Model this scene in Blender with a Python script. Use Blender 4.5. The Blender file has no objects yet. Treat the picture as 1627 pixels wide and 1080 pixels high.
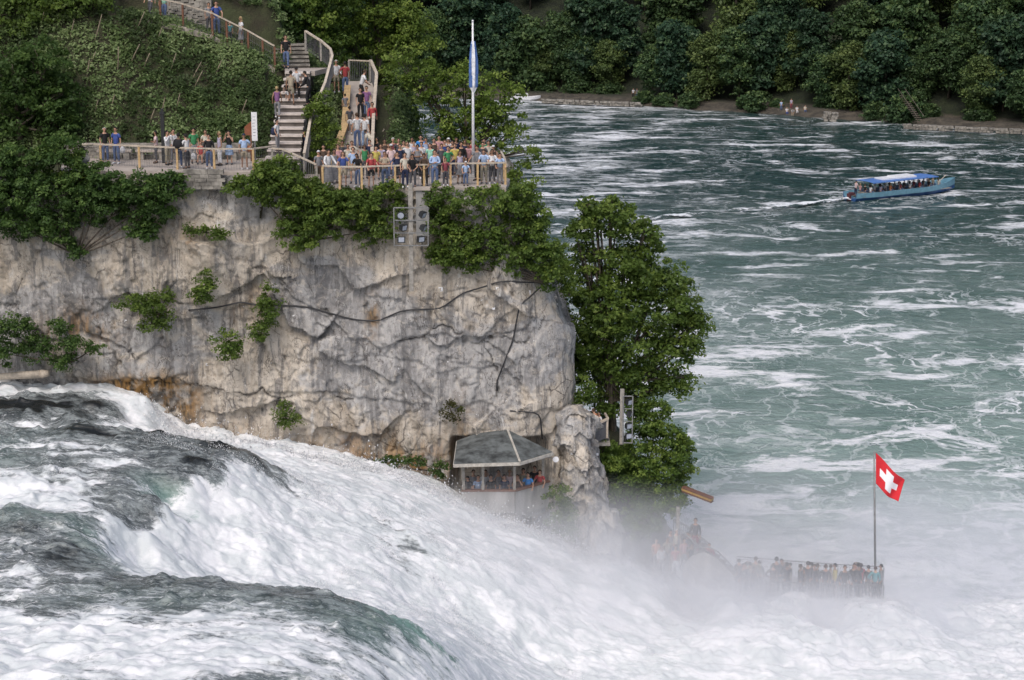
import bpy, math, random
import numpy as np
from mathutils import Vector, Matrix
R = math.radians
C = bpy.context.scene.collection
SC = bpy.context.scene
# ------------------------------------------------------------------ camera, sky, sun, exposure
CAM = np.array([0.0, 0.0, 33.0]); PITCH = R(12.9); F = 3000.0; CX, CY = 813.5, 540.0
cd = bpy.data.cameras.new("camera"); co = bpy.data.objects.new("camera", cd); C.objects.link(co)
co.location = CAM; co.rotation_euler = (math.pi/2 - PITCH, 0, 0)
cd.sensor_width = 36; cd.lens = F/1627*36; cd.clip_end = 5000; cd.clip_start = 0.5
SC.camera = co
SUN_EL, SUN_AZ = 52, 200     # azimuth measured clockwise from +Y
w = bpy.data.worlds.new("World"); SC.world = w; w.use_nodes = True
nt = w.node_tree; bg = nt.nodes["Background"]
sky = nt.nodes.new("ShaderNodeTexSky"); sky.sky_type = 'NISHITA'; sky.sun_disc = False
sky.sun_elevation = R(SUN_EL); sky.sun_rotation = R(SUN_AZ)
sky.air_density = 1.0; sky.dust_density = 4.0; sky.ozone_density = 1.0
nt.links.new(sky.outputs[0], bg.inputs[0]); bg.inputs[1].default_value = 0.13
sl = bpy.data.lights.new("sun", 'SUN'); sl.energy = 1.3; sl.angle = R(30); sl.color = (1, 0.97, 0.93)
so = bpy.data.objects.new("sun", sl); C.objects.link(so)
az, el = R(SUN_AZ), R(SUN_EL)
sd = Vector((math.sin(az)*math.cos(el), math.cos(az)*math.cos(el), math.sin(el)))
so.rotation_euler = sd.to_track_quat('Z', 'Y').to_euler()
SC.view_settings.view_transform = 'Standard'; SC.view_settings.look = 'None'
SC.view_settings.exposure = 0.15; SC.view_settings.gamma = 1
cy = SC.cycles
cy.use_denoising = True; cy.max_bounces = 8; cy.diffuse_bounces = 3; cy.glossy_bounces = 2
cy.transmission_bounces = 3; cy.transparent_max_bounces = 8; cy.volume_bounces = 5
cy.volume_step_rate = 2.0; cy.volume_max_steps = 96; cy.sample_clamp_indirect = 4
ONES = ['first', 'second', 'third', 'fourth', 'fifth', 'sixth', 'seventh', 'eighth', 'ninth', 'tenth', 'eleventh', 'twelfth', 'thirteenth', 'fourteenth', 'fifteenth', 'sixteenth', 'seventeenth', 'eighteenth', 'nineteenth', 'twentieth']
TENS = {2: 'twenty', 3: 'thirty'}
def ordw(n): return ONES[n-1] if n <= 20 else ('thirtieth' if n == 30 else TENS[n//10]+' '+ONES[n % 10-1])
# ------------------------------------------------------------------ helpers
def raydir(px, py):
    x = (px-CX)/F; y = (CY-py)/F
    return np.array([x, math.cos(PITCH)+y*math.sin(PITCH), -math.sin(PITCH)+y*math.cos(PITCH)])
def at(px, py, Y):           # point of that sight line on the vertical plane Y
    d = raydir(px, py); return CAM + d*(Y/d[1])
def atz(px, py, z):          # ... on the level z
    d = raydir(px, py); return CAM + d*((z-CAM[2])/d[2])
def ppm(Y): return F/(Y*math.cos(PITCH)+4)    # rough px per metre
def ss(a, b, x):
    t = np.clip((x-a)/(b-a), 0, 1); return t*t*(3-2*t)
def hsh(ix, iy, iz, seed):
    h = (ix.astype(np.int64)*374761393 + iy.astype(np.int64)*668265263 + iz.astype(np.int64)*2147483647 + seed*1274126177) & 0xffffffff
    h = ((h ^ (h >> 13))*1274126177) & 0xffffffff
    h = ((h ^ (h >> 15))*2246822519) & 0xffffffff
    return ((h ^ (h >> 16)) & 0xffffff)/float(0xffffff)
def vnoise(x, y, z=None, seed=0):            # value noise -1..1
    x = np.asarray(x, float); y = np.asarray(y, float)
    z = np.zeros_like(x) if z is None else np.asarray(z, float)
    xi, yi, zi = np.floor(x), np.floor(y), np.floor(z)
    fx, fy, fz = x-xi, y-yi, z-zi
    fx, fy, fz = [f*f*f*(f*(f*6-15)+10) for f in (fx, fy, fz)]
    xi, yi, zi = xi.astype(np.int64), yi.astype(np.int64), zi.astype(np.int64)
    o = 0
    for a in (0, 1):
        for b in (0, 1):
            for c in (0, 1):
                o = o + hsh(xi+a, yi+b, zi+c, seed)*(fx if a else 1-fx)*(fy if b else 1-fy)*(fz if c else 1-fz)
    return o*2-1
def fbm(x, y, z=None, oct=4, seed=0, gain=0.5, ridged=False):
    o = 0; a = 1; t = 0
    for k in range(oct):
        m = 2.03**k
        n = vnoise(x*m+k*17.3, y*m+k*9.1, None if z is None else z*m+k*5.7, seed+k)
        if ridged: n = 1-2*np.abs(n)
        o = o + a*n; t += a; a *= gain
    return o/t
def worley(x, y, z, seed=0):
    xi, yi, zi = np.floor(x).astype(np.int64), np.floor(y).astype(np.int64), np.floor(z).astype(np.int64)
    d1 = np.full(x.shape, 9.0); d2 = np.full(x.shape, 9.0); idv = np.zeros(x.shape)
    for a in (-1, 0, 1):
        for b in (-1, 0, 1):
            for c in (-1, 0, 1):
                cx, cy_, cz = xi+a, yi+b, zi+c
                px = cx+hsh(cx, cy_, cz, seed); py = cy_+hsh(cx, cy_, cz, seed+1); pz = cz+hsh(cx, cy_, cz, seed+2)
                d = (px-x)**2+(py-y)**2+(pz-z)**2
                v = hsh(cx, cy_, cz, seed+3)
                n1 = d < d1
                d2 = np.where(n1, d1, np.minimum(d2, d)); idv = np.where(n1, v, idv); d1 = np.where(n1, d, d1)
    return np.sqrt(d1), np.sqrt(d2), idv
def facets(x, y, z, seed, tilt=1.0):
    """angular stone: every cell is its own tilted plane"""
    xi, yi, zi = np.floor(x).astype(np.int64), np.floor(y).astype(np.int64), np.floor(z).astype(np.int64)
    d1 = np.full(x.shape, 9.0); h = np.zeros(x.shape)
    for a in (-1, 0, 1):
        for b in (-1, 0, 1):
            for c in (-1, 0, 1):
                cx, cy_, cz = xi+a, yi+b, zi+c
                qx = cx+hsh(cx, cy_, cz, seed)-x; qy = cy_+hsh(cx, cy_, cz, seed+1)-y; qz = cz+hsh(cx, cy_, cz, seed+2)-z
                d = qx*qx+qy*qy+qz*qz
                v = (hsh(cx, cy_, cz, seed+3)-.5)+tilt*(qx*(hsh(cx, cy_, cz, seed+4)-.5)+qz*(hsh(cx, cy_, cz, seed+5)-.35))*1.6
                n1 = d < d1; h = np.where(n1, v, h); d1 = np.where(n1, d, d1)
    return h
def mesh_np(name, V, Fa, attrs=None, smooth=False):
    """Fa: (n,4) or (n,3) int array"""
    V = np.asarray(V, np.float32); Fa = np.asarray(Fa, np.int32)
    me = bpy.data.meshes.new(name); k = Fa.shape[1]
    me.vertices.add(len(V)); me.vertices.foreach_set("co", V.ravel())
    me.loops.add(Fa.size); me.loops.foreach_set("vertex_index", Fa.ravel())
    me.polygons.add(len(Fa)); me.polygons.foreach_set("loop_start", np.arange(0, Fa.size, k, dtype=np.int32))
    me.polygons.foreach_set("loop_total", np.full(len(Fa), k, dtype=np.int32))
    if smooth: me.polygons.foreach_set("use_smooth", np.ones(len(Fa), dtype=bool))
    for an, av in (attrs or {}).items():
        a = me.attributes.new(an, 'FLOAT', 'POINT'); a.data.foreach_set("value", np.asarray(av, np.float32).ravel())
    me.update(calc_edges=True); me.validate()
    return me
def grid_faces(nu, nv):
    i = np.arange(nu-1)[:, None]*nv + np.arange(nv-1)[None, :]
    return np.stack([i, i+nv, i+nv+1, i+1], -1).reshape(-1, 4)
def link(name, me, mats=None, parent=None, loc=None, **props):
    o = bpy.data.objects.new(name, me); C.objects.link(o)
    if mats is not None and me is not None:
        for m in (mats if isinstance(mats, (list, tuple)) else [mats]):
            if len(me.materials) < (len(mats) if isinstance(mats, (list, tuple)) else 1): me.materials.append(m)
    if parent is not None: o.parent = parent
    if loc is not None: o.location = [float(v) for v in loc]
    for k, v in props.items(): o[k] = v
    return o
def tag(o, label, cat, group=None, kind=None):
    o['label'] = label; o['category'] = cat
    if group: o['group'] = group
    if kind: o['kind'] = kind
    return o
def thing(name, label, cat, loc=(0, 0, 0), rz=0, group=None):
    o = bpy.data.objects.new(name, None); C.objects.link(o); o.location = [float(v) for v in loc]; o.rotation_euler = (0, 0, rz)
    o.empty_display_size = .3
    return tag(o, label, cat, group)
class MB:
    """collects boxes, bars and tubes, links them as ONE mesh"""
    def __init__(s): s.V = []; s.F = []; s.M = []
    def add(s, V, Fs, mi=0):
        b = len(s.V); s.V += [tuple(float(c) for c in v) for v in V]
        for f in Fs: s.F.append([b+i for i in f]); s.M.append(mi)
        return s
    def box(s, c, d, rz=0, mi=0):
        cx, cy_, cz = c; x, y, z = d[0]/2, d[1]/2, d[2]/2; k, q = math.cos(rz), math.sin(rz)
        V = [(cx+a*k-b*q, cy_+a*q+b*k, cz+e) for e in (-z, z) for a, b in ((-x, -y), (x, -y), (x, y), (-x, y))]
        return s.add(V, [(3, 2, 1, 0), (4, 5, 6, 7), (0, 1, 5, 4), (1, 2, 6, 5), (2, 3, 7, 6), (3, 0, 4, 7)], mi)
    def tube(s, P, r, n=8, mi=0, cap=True):
        P = [Vector([float(c) for c in p]) for p in P]; rr = r if isinstance(r, (list, tuple)) else [r]*len(P)
        V = []; up = Vector((0, 0, 1))
        for i, p in enumerate(P):
            t = (P[min(i+1, len(P)-1)]-P[max(i-1, 0)]).normalized()
            a = t.cross(up)
            if a.length < 1e-3: a = t.cross(Vector((1, 0, 0)))
            a.normalize(); b = a.cross(t).normalized(); 
            for k in range(n):
                an = 2*math.pi*k/n + (math.pi/4 if n == 4 else 0); V.append(p + a*math.cos(an)*rr[i] + b*math.sin(an)*rr[i])
        Fs = []
        for i in range(len(P)-1):
            for k in range(n):
                Fs.append((i*n+k, i*n+(k+1) % n, (i+1)*n+(k+1) % n, (i+1)*n+k))
        if cap: Fs.append(tuple(range(n-1, -1, -1))); Fs.append(tuple((len(P)-1)*n+k for k in range(n)))
        return s.add(V, Fs, mi)
    def bar(s, p, q, wd, ht, mi=0):          # rectangular bar from p to q, ht vertical
        p, q = Vector([float(c) for c in p]), Vector([float(c) for c in q]); t = (q-p).normalized()
        a = t.cross(Vector((0, 0, 1)))
        if a.length < 1e-3: a = Vector((1, 0, 0))
        a.normalize(); b = a.cross(t).normalized()
        V = [e + a*x*wd/2 + b*y*ht/2 for e in (p, q) for x, y in ((-1, -1), (1, -1), (1, 1), (-1, 1))]
        return s.add(V, [(3, 2, 1, 0), (4, 5, 6, 7), (0, 1, 5, 4), (1, 2, 6, 5), (2, 3, 7, 6), (3, 0, 4, 7)], mi)
    def mesh(s, name, smooth=False):
        me = bpy.data.meshes.new(name); me.from_pydata(s.V, [], s.F); me.polygons.foreach_set("material_index", s.M)
        if smooth: me.polygons.foreach_set("use_smooth", [True]*len(s.F))
        me.update(); return me
    def build(s, name, mats, parent=None, smooth=False, **props):
        o = link(name, s.mesh(name, smooth), mats, None, **props)
        if parent is not None:           # geometry given in world coordinates
            o.parent = parent; o.matrix_parent_inverse = Matrix.Translation(-Vector(parent.location)) if parent.rotation_euler.z == 0 else parent.matrix_basis.inverted()
        return o
# ------------------------------------------------------------------ materials
class G:
    def __init__(s, name):
        s.m = bpy.data.materials.new(name); s.m.use_nodes = True; s.t = s.m.node_tree; s.t.nodes.clear()
        s.out = s.t.nodes.new("ShaderNodeOutputMaterial")
    def n(s, typ, ins=None, **pr):
        n = s.t.nodes.new("ShaderNode"+typ)
        for k, v in pr.items(): setattr(n, k, v)
        for k, v in (ins or {}).items():
            sk = n.inputs[k]
            if isinstance(v, bpy.types.NodeSocket): s.t.links.new(v, sk)
            else:
                if sk.type == 'RGBA' and len(v) == 3: v = (*v, 1)
                sk.default_value = v
        return n
    def math(s, op, a, b=0.0, clamp=False):
        return s.n("Math", {0: a, 1: b}, operation=op, use_clamp=clamp).outputs[0]
    def mix(s, f, a, b, mode='MIX'):
        return s.n("MixRGB", {0: f, 1: a, 2: b}, blend_type=mode).outputs[0]
    def rng(s, v, a, b, c=0.0, d=1.0):
        return s.n("MapRange", {0: v, 1: a, 2: b, 3: c, 4: d}, interpolation_type='SMOOTHSTEP').outputs[0]
    def pos(s, sc=(1, 1, 1), off=(0, 0, 0), rot=(0, 0, 0), obj=False):
        v = s.n("TexCoord").outputs['Object'] if obj else s.n("NewGeometry").outputs['Position']
        return s.n("Mapping", {0: v, 1: off, 2: rot, 3: sc}).outputs[0]
    def noise(s, vec, sc, det=4, rough=.5, dist=0, col=False):
        return s.n("TexNoise", {'Vector': vec, 'Scale': sc, 'Detail': det, 'Roughness': rough, 'Distortion': dist}).outputs['Color' if col else 'Fac']
    def bsdf(s, col, rough=.7, bump=None, bs=.3, bd=.05, **kw):
        ins = {'Base Color': col, 'Roughness': rough}
        ins.update(kw)
        if bump is not None: ins['Normal'] = s.n("Bump", {'Height': bump, 'Strength': bs, 'Distance': bd}).outputs[0]
        b = s.n("BsdfPrincipled", ins); s.t.links.new(b.outputs[0], s.out.inputs[0]); return b
    def surf(s, sock): s.t.links.new(sock, s.out.inputs[0])
def simple(name, col, rough=.7, var=.15, sc=6, metal=0.0, bump=.2, streak=False):
    g = G(name); p = g.pos((1, 1, .25) if streak else (1, 1, 1), obj=True)
    n = g.noise(p, sc, 5, .6)
    dark = tuple(c*(1-var*1.6) for c in col); lite = tuple(min(1, c*(1+var)) for c in col)
    c = g.mix(g.rng(n, .3, .7), dark, lite)
    g.bsdf(c, rough, bump=n, bs=bump, bd=.02, Metallic=metal)
    return g.m
_cl = {}
def cloth(col):
    k = tuple(round(c, 3) for c in col)
    if k not in _cl: _cl[k] = simple("cloth", col, .85, .12, 9, bump=.3)
    return _cl[k]
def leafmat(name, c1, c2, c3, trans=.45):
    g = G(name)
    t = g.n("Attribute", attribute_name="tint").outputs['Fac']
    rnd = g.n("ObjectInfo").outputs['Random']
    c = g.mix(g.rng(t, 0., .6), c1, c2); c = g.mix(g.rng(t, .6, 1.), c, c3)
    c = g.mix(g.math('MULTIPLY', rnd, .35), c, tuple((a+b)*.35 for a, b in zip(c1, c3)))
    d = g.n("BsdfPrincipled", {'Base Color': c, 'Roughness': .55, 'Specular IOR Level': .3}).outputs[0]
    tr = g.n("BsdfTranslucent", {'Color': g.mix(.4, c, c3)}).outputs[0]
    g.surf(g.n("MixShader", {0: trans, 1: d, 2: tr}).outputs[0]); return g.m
L_dark = leafmat("foliage_dark", (.026, .058, .016), (.065, .125, .03), (.15, .235, .06))
L_mid = leafmat("foliage_mid", (.04, .08, .017), (.11, .18, .035), (.24, .32, .065))
L_light = leafmat("foliage_light", (.065, .11, .022), (.15, .225, .038), (.28, .36, .08))
L_far = leafmat("foliage_far", (.014, .038, .022), (.034, .076, .04), (.085, .145, .06), .25)
L_far2 = leafmat("foliage_far_light", (.022, .05, .02), (.055, .105, .04), (.125, .185, .06), .25)
L_far3 = leafmat("foliage_far_yellow", (.035, .06, .018), (.085, .13, .04), (.17, .22, .065), .25)
L_under = leafmat("foliage_undergrowth", (.035, .065, .02), (.12, .19, .06), (.33, .42, .19))
L_dry = leafmat("foliage_dry", (.06, .045, .022), (.09, .085, .03), (.10, .14, .035))
M = {}
M['bark'] = simple("bark", (.11, .09, .07), .9, .4, 8, streak=True, bump=.8)
M['twig'] = simple("twig_bark", (.24, .20, .14), .9, .25, 8)
M['wood_pale'] = simple("wood_pale", (.50, .43, .35), .7, .15, 7)
M['wood_yellow'] = simple("wood_yellow", (.52, .36, .18), .65, .15, 7)
M['wood_grey'] = simple("wood_grey", (.30, .28, .25), .8, .2, 7)
M['wood_brown'] = simple("wood_brown", (.16, .07, .04), .7, .2, 7)
M['wire'] = simple("wire_grey", (.14, .14, .15), .6, .1, 9, metal=.3)
M['steel'] = simple("galvanised_steel", (.25, .25, .25), .55, .15, 7, metal=.3)
M['white'] = simple("white_paint", (.78, .78, .8), .45, .06, 5)
M['black'] = simple("black_metal", (.025, .027, .03), .5, .2, 6)
M['cable'] = simple("cable_rubber", (.03, .03, .033), .6, .2, 6)
M['lens'] = simple("lamp_glass", (.35, .38, .44), .15, .1, 4)
M['concrete'] = simple("concrete", (.36, .35, .34), .85, .22, 1.6, streak=True)
M['paving'] = simple("paving", (.40, .35, .31), .9, .14, 1.2)
M['stone'] = simple("stone_grey", (.27, .25, .22), .9, .35, 2.5, bump=.8)
M['roof'] = simple("roof_sheet", (.10, .11, .11), .75, .45, 1.8)
M['plank_edge'] = simple("eaves_plank", (.46, .43, .38), .7, .15, 6)
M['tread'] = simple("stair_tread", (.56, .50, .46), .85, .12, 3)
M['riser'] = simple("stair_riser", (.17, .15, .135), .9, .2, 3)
# ------------------------------------------------------------------ ground, cliff
def proj(X, Y, Z):
    x, y, z = X-CAM[0], Y-CAM[1], Z-CAM[2]
    c, s = math.cos(PITCH), math.sin(PITCH)
    d = y*c - z*s; u = y*s + z*c
    return CX+F*x/d, CY-F*u/d
def polydist(px, py, pts):
    """signed vertical distance below a polyline given left to right (nan outside)"""
    xs = [p[0] for p in pts]; ys = [p[1] for p in pts]
    return py-np.interp(px, xs, ys), ss(xs[0]-12, xs[0]+12, px)*(1-ss(xs[-1]-12, xs[-1]+12, px))
def rock_mat():
    g = G("limestone")
    p = g.pos(); ps = g.pos((1, 1, .28)); pw = g.pos((.6, .6, 1.0))
    cream = g.n("Attribute", attribute_name="cream").outputs['Fac']
    stain = g.n("Attribute", attribute_name="stain").outputs['Fac']
    crack = g.n("Attribute", attribute_name="crack").outputs['Fac']
    n1 = g.noise(pw, .55, 6, .62, .6); n2 = g.noise(ps, 1.3, 7, .65, .8); n3 = g.noise(p, 4.5, 6, .7)
    grey = g.mix(g.rng(n2, .35, .65), (.25, .243, .24), (.46, .447, .435))
    crm = g.mix(g.rng(n2, .3, .7), (.40, .345, .28), (.61, .55, .475))
    f = g.math('ADD', cream, g.math('MULTIPLY', g.math('SUBTRACT', n1, .5), 3.8))
    c = g.mix(g.rng(f, .25, .7), grey, crm)
    # dark wash streaks, white lime streaks
    v = g.noise(g.pos((1.6, 1.6, .16)), 1.1, 6, .7, .5)
    c = g.mix(g.math('MULTIPLY', g.rng(v, .50, .60), .72), c, (.15, .148, .15))
    v2 = g.noise(g.pos((2.2, 2.2, .35), (7, 3, 1)), 1.2, 6, .75, .4)
    c = g.mix(g.math('MULTIPLY', g.rng(v2, .58, .68), .7), c, (.66, .65, .63))
    v3 = g.noise(g.pos((1, 1, 1), (3, 1, 8)), 1.7, 8, .78, .9)
    c = g.mix(g.math('MULTIPLY', g.rng(v3, .53, .62), .34), c, (.15, .14, .135)); c = g.mix(g.math('MULTIPLY', g.rng(v3, .46, .38), .45), c, (.62, .56, .48))
    # speckle and pits
    c = g.mix(g.math('MULTIPLY', g.rng(n3, .54, .66), .55), c, (.15, .13, .11)); n4 = g.noise(p, 11, 6, .8); c = g.mix(g.math('MULTIPLY', g.rng(n4, .56, .66), .45), c, (.13, .115, .10))
    c = g.mix(g.math('MULTIPLY', g.rng(n3, .42, .3), .35), c, (.66, .61, .54))
    # thin cracks
    vo = g.n("TexVoronoi", {'Vector': g.mix(.35, g.pos((1, 1, .7)), g.noise(p, 1.2, 4, .6, col=True), 'ADD'), 'Scale': .55}, feature='DISTANCE_TO_EDGE').outputs['Distance']
    ck = g.math('MULTIPLY', g.rng(vo, .016, .003), g.rng(n1, .50, .62))
    c = g.mix(g.math('MULTIPLY', ck, .65), c, (.07, .06, .055))
    for sc_, sd_, wd_ in ((.55, 3, .007), (1.1, 11, .008)):
        vn = g.noise(g.pos((1, 1, .38), (sd_, 0, sd_)), sc_, 5, .62, .35)
        c = g.mix(g.math('MULTIPLY', g.math('MULTIPLY', g.rng(g.math('ABSOLUTE', g.math('SUBTRACT', vn, .5)), wd_, .001), g.rng(g.noise(p, .8, 3), .45, .58)), .7), c, (.06, .05, .045))
    c = g.mix(g.math('MULTIPLY', crack, .8), c, (.06, .055, .05))
    # iron / moss stains where water seeps
    sn = g.noise(g.pos((2.5, 2.5, .4)), 1.6, 5, .6)
    sc = g.mix(g.rng(sn, .4, .62), (.33, .19, .07), (.06, .045, .03))
    c = g.mix(g.math('MULTIPLY', stain, g.rng(g.noise(p, .9, 5, .6), .38, .55)), c, sc)
    h = g.math('ADD', g.math('MULTIPLY', n2, .6), g.math('MULTIPLY', n3, .45))
    h = g.math('ADD', h, g.math('MULTIPLY', g.noise(p, 12, 6, .75), .3))
    h = g.math('SUBTRACT', h, g.math('MULTIPLY', ck, .25))
    g.bsdf(c, .9, bump=h, bs=.8, bd=.14, **{'Specular IOR Level': .25})
    return g.m
M['rock'] = rock_mat()
BLOB = [(340, 420, 120, 70, 1), (430, 590, 80, 60, 1), (350, 670, 110, 60, 1.1), (630, 420, 90, 50, .9), (850, 690, 60, 90, .9),
        (60, 420, 90, 40, .6), (540, 470, 110, 60, -.9), (700, 600, 130, 60, -.6), (250, 560, 70, 60, -.3), (120, 490, 80, 60, -.5), (820, 500, 60, 50, .2),
        (860, 560, 60, 60, -.5), (620, 700, 130, 40, .5), (740, 740, 40, 60, .6), (380, 320, 60, 40, -.4), (560, 600, 90, 50, -.3), (30, 500, 60, 60, -.6),
        (940, 740, 60, 130, .6), (740, 460, 60, 40, .5)]
def blobs(px, py, B):
    o = np.zeros_like(px)
    for x, y, a, b, v in B: o += v*np.exp(-((px-x)/a)**2-((py-y)/b)**2)
    return o
LED = [([(436, 445), (500, 490), (560, 535), (610, 545), (680, 528), (760, 535), (830, 520), (885, 470)], .18, 40),
       ([(90, 600), (200, 598), (330, 612), (480, 628), (600, 632), (680, 640)], .14, 36),
       ([(296, 372), (350, 376), (432, 382)], -.4, 30),
       ([(150, 470), (230, 462), (300, 476), (352, 488), (390, 480), (440, 486)], .15, 30),
       ([(690, 650), (760, 640), (830, 660), (905, 640)], .12, 36),
       ([(440, 560), (520, 575), (600, 560), (700, 590), (790, 575)], .10, 30),
       ([(-20, 520), (60, 528), (180, 556)], .16, 25)]
CRK = [[(436, 440), (500, 485), (560, 535)], [(905, 640), (909, 700), (903, 760), (911, 860)], [(600, 545), (660, 540), (700, 525), (760, 540), (840, 545), (890, 500)],
       [(240, 598), (300, 610), (480, 628), (560, 632)], [(440, 640), (470, 690), (450, 720)], [(770, 540), (790, 600), (785, 660)], [(150, 520), (190, 560), (186, 610)]]
def crackf(px, py):
    o = np.zeros_like(px)
    wx = px+fbm(px/26, py/26, None, 3, 71)*16; wy = py+fbm(px/26, py/26, None, 3, 72)*16
    nz_ = fbm(px/40, py/40, None, 3, 73)
    for L in CRK:
        for (x0, y0), (x1, y1) in zip(L, L[1:]):
            dx, dy = x1-x0, y1-y0; t = np.clip(((wx-x0)*dx+(wy-y0)*dy)/(dx*dx+dy*dy), 0, 1)
            d = np.hypot(wx-x0-t*dx, wy-y0-t*dy); o = np.maximum(o, (1-ss(.5, 2.0, d))*ss(-.35, .15, nz_))
    return o
def build_cliff():
    P = [(-48, 97), (-40, 93.5), (-31, 90.6), (-26, 89.7), (-20, 89.3), (-12, 88.9), (-6, 88.6), (-2, 88.4), (1.2, 88.4), (2.6, 89.0), (3.15, 90.4), (3.2, 93), (3.0, 98), (1, 103), (-4, 106)]
    P = np.array(P, float); d = np.r_[0, np.cumsum(np.hypot(*np.diff(P, axis=0).T))]
    s = np.arange(0, d[-1], .065)
    bx, by = np.interp(s, d, P[:, 0]), np.interp(s, d, P[:, 1])
    k = np.exp(-np.linspace(-2, 2, 21)**2); k /= k.sum()
    pad = lambda a: np.convolve(np.pad(a, 10, mode='edge'), k, 'valid')
    bx, by = pad(bx), pad(by)
    tx, ty = np.gradient(bx), np.gradient(by); L = np.hypot(tx, ty); nx, ny = ty/L, -tx/L
    top = np.where(bx < -10.5, 20.62, 20.0) - ss(0, 2.5, bx)*1.6
    top = np.convolve(np.pad(top, 5, mode='edge'), np.ones(11)/11, 'valid')
    nz = 340; v = np.linspace(0, 1, nz)
    Z = -1.5+(top[:, None]+1.5)*v[None, :]
    X0 = np.repeat(bx[:, None], nz, 1); Y0 = np.repeat(by[:, None], nz, 1)
    NX, NY = nx[:, None], ny[:, None]
    px, py = proj(X0, Y0, Z)
    D = fbm(X0/5, Y0/5, Z/4.2, 3, 3)*.65
    wX, wZ = X0+fbm(X0/1.6, Y0/2, Z/1.6, 3, 8)*.55, Z+fbm(X0/1.6, Y0/2, Z/1.6, 3, 7)*.45
    D += facets(wX/3.4, Y0/3.4, wZ/3.0, 11)*.55
    D += facets(wX/1.35+fbm(X0*1.5, Z*1.5, None, 3, 12)*.15, Y0/1.35, wZ/1.9, 17)*.16
    D += facets(wX/.55, Y0/.55, wZ/.8, 15)*.075
    D += facets(wX/.24, Y0/.24, wZ/.22, 13)*.045*ss(-.3, .3, fbm(X0/1.5, Y0, Z/1.5, 2, 14))
    D += fbm(X0*1.1, Y0*1.1, Z*.4, 6, 21, .58)*.13 + np.maximum(0, fbm(X0*2.6, Y0*2.6, Z*2.2, 4, 24)-.15)*-.35
    D += fbm(X0*.9, Y0*.9, Z*.22, 5, 33, .6)*.20
    # long diagonal ribs
    D += .12*vnoise((X0+Z*.7)*1.1, (Z-X0*.6)*.35, None, 41)
    face = (X0 < 4) & (Y0 < 95)
    for pts, A, Ls in LED:
        dd, m = polydist(px+fbm(X0, Z, None, 3, 44)*10, py+fbm(X0*.8, Z*.8, None, 3, 45)*12, pts)
        D -= A*m*np.where(dd > 0, np.exp(-np.clip(dd, 0, 1e4)/Ls)*ss(0, 3, dd), 0)
    ck = crackf(px, py)*face; D -= .12*ck
    # recess of the viewing pavilion
    rec = ss(712, 724, px)*(1-ss(868, 882, px))*ss(692, 712, py)*(1-ss(790, 800, py))*face
    D = D*(1-.55*ss(.2, 2.6, X0))-.15*ss(.2, 2.6, X0)
    D = D*(1-rec) - 2.6*rec
    # wet foot at the left
    D -= .5*ss(600, 640, py)*ss(150, 200, px)*(1-ss(300, 380, px))*face
    X = X0+NX*D; Y = Y0+NY*D
    X -= ss(12.0, 18, Z)*1.75*ss(-1.5, 2.6, X0)
    cream = .36+blobs(px, py, BLOB); cream = np.where(face, cream, .2)
    stain = blobs(px, py, [(270, 640, 45, 40, 1.3), (210, 610, 60, 16, 1.2), (340, 700, 70, 30, .5), (650, 745, 100, 26, .9), (400, 490, 40, 40, .35), (300, 380, 30, 30, .4), (560, 710, 120, 26, .55), (130, 520, 60, 30, .7), (735, 700, 25, 60, .5), (590, 500, 12, 30, .9)])
    V = np.stack([X, Y, Z], -1).reshape(-1, 3)
    Fa = grid_faces(len(s), nz)[:, ::-1]
    me = mesh_np("cliff", V, Fa, dict(cream=cream, stain=np.clip(stain, 0, 1)*face, crack=ck))
    link("cliff", me, M['rock'], kind='structure')
build_cliff()
def build_rock_column(name, cx, cyy, z0, z1, r0, r1, lean, seed, cream=.7):
    na, nzz = 260, 260
    a = np.linspace(0, 2*np.pi, na)[:, None]; v = np.linspace(0, 1, nzz)[None, :]
    r = r0+(r1-r0)*v**.8; r = r*np.where(v > .93, np.sqrt(np.clip(1-((v-.93)/.07)**2, 0, 1)), 1)
    Z = z0+(z1-z0)*v+0*a; A = np.cos(a)*r; B = np.sin(a)*r*1.2
    X = cx+lean*(1-v)+A; Y = cyy+B
    D = fbm(X*.9, Y*.9, Z*.6, 6, seed, .6)*.5+facets(X/1.3, Y/1.3, Z/2.6, seed+2)*.32+facets(X/.5, Y/.5, Z/.8, seed+9)*.25
    D = D*np.minimum(1, r/.4)
    X = X+np.cos(a)*D; Y = Y+np.sin(a)*D
    me = mesh_np(name, np.stack([X, Y, Z], -1).reshape(-1, 3), grid_faces(na, nzz), dict(cream=np.full(X.shape, cream), stain=0*X, crack=0*X))
    return link(name, me, M['rock'], kind='structure')
build_rock_column("cliff_buttress", 3.0, 89.2, -1, 9.3, 2.0, .75, 1.5, 91, .35)
def ground_mat(name, c1, c2, sc=.6):
    g = G(name); p = g.pos(); n = g.noise(p, sc, 8, .65)
    g.bsdf(g.mix(g.rng(n, .35, .65), c1, c2), .95, bump=g.noise(p, sc*6, 6, .7), bs=.8, bd=.2); return g.m
M['soil'] = ground_mat("soil_and_moss", (.035, .03, .018), (.05, .06, .025))
M['beach'] = ground_mat("gravel_beach", (.10, .085, .07), (.17, .145, .12), .8)
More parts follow.
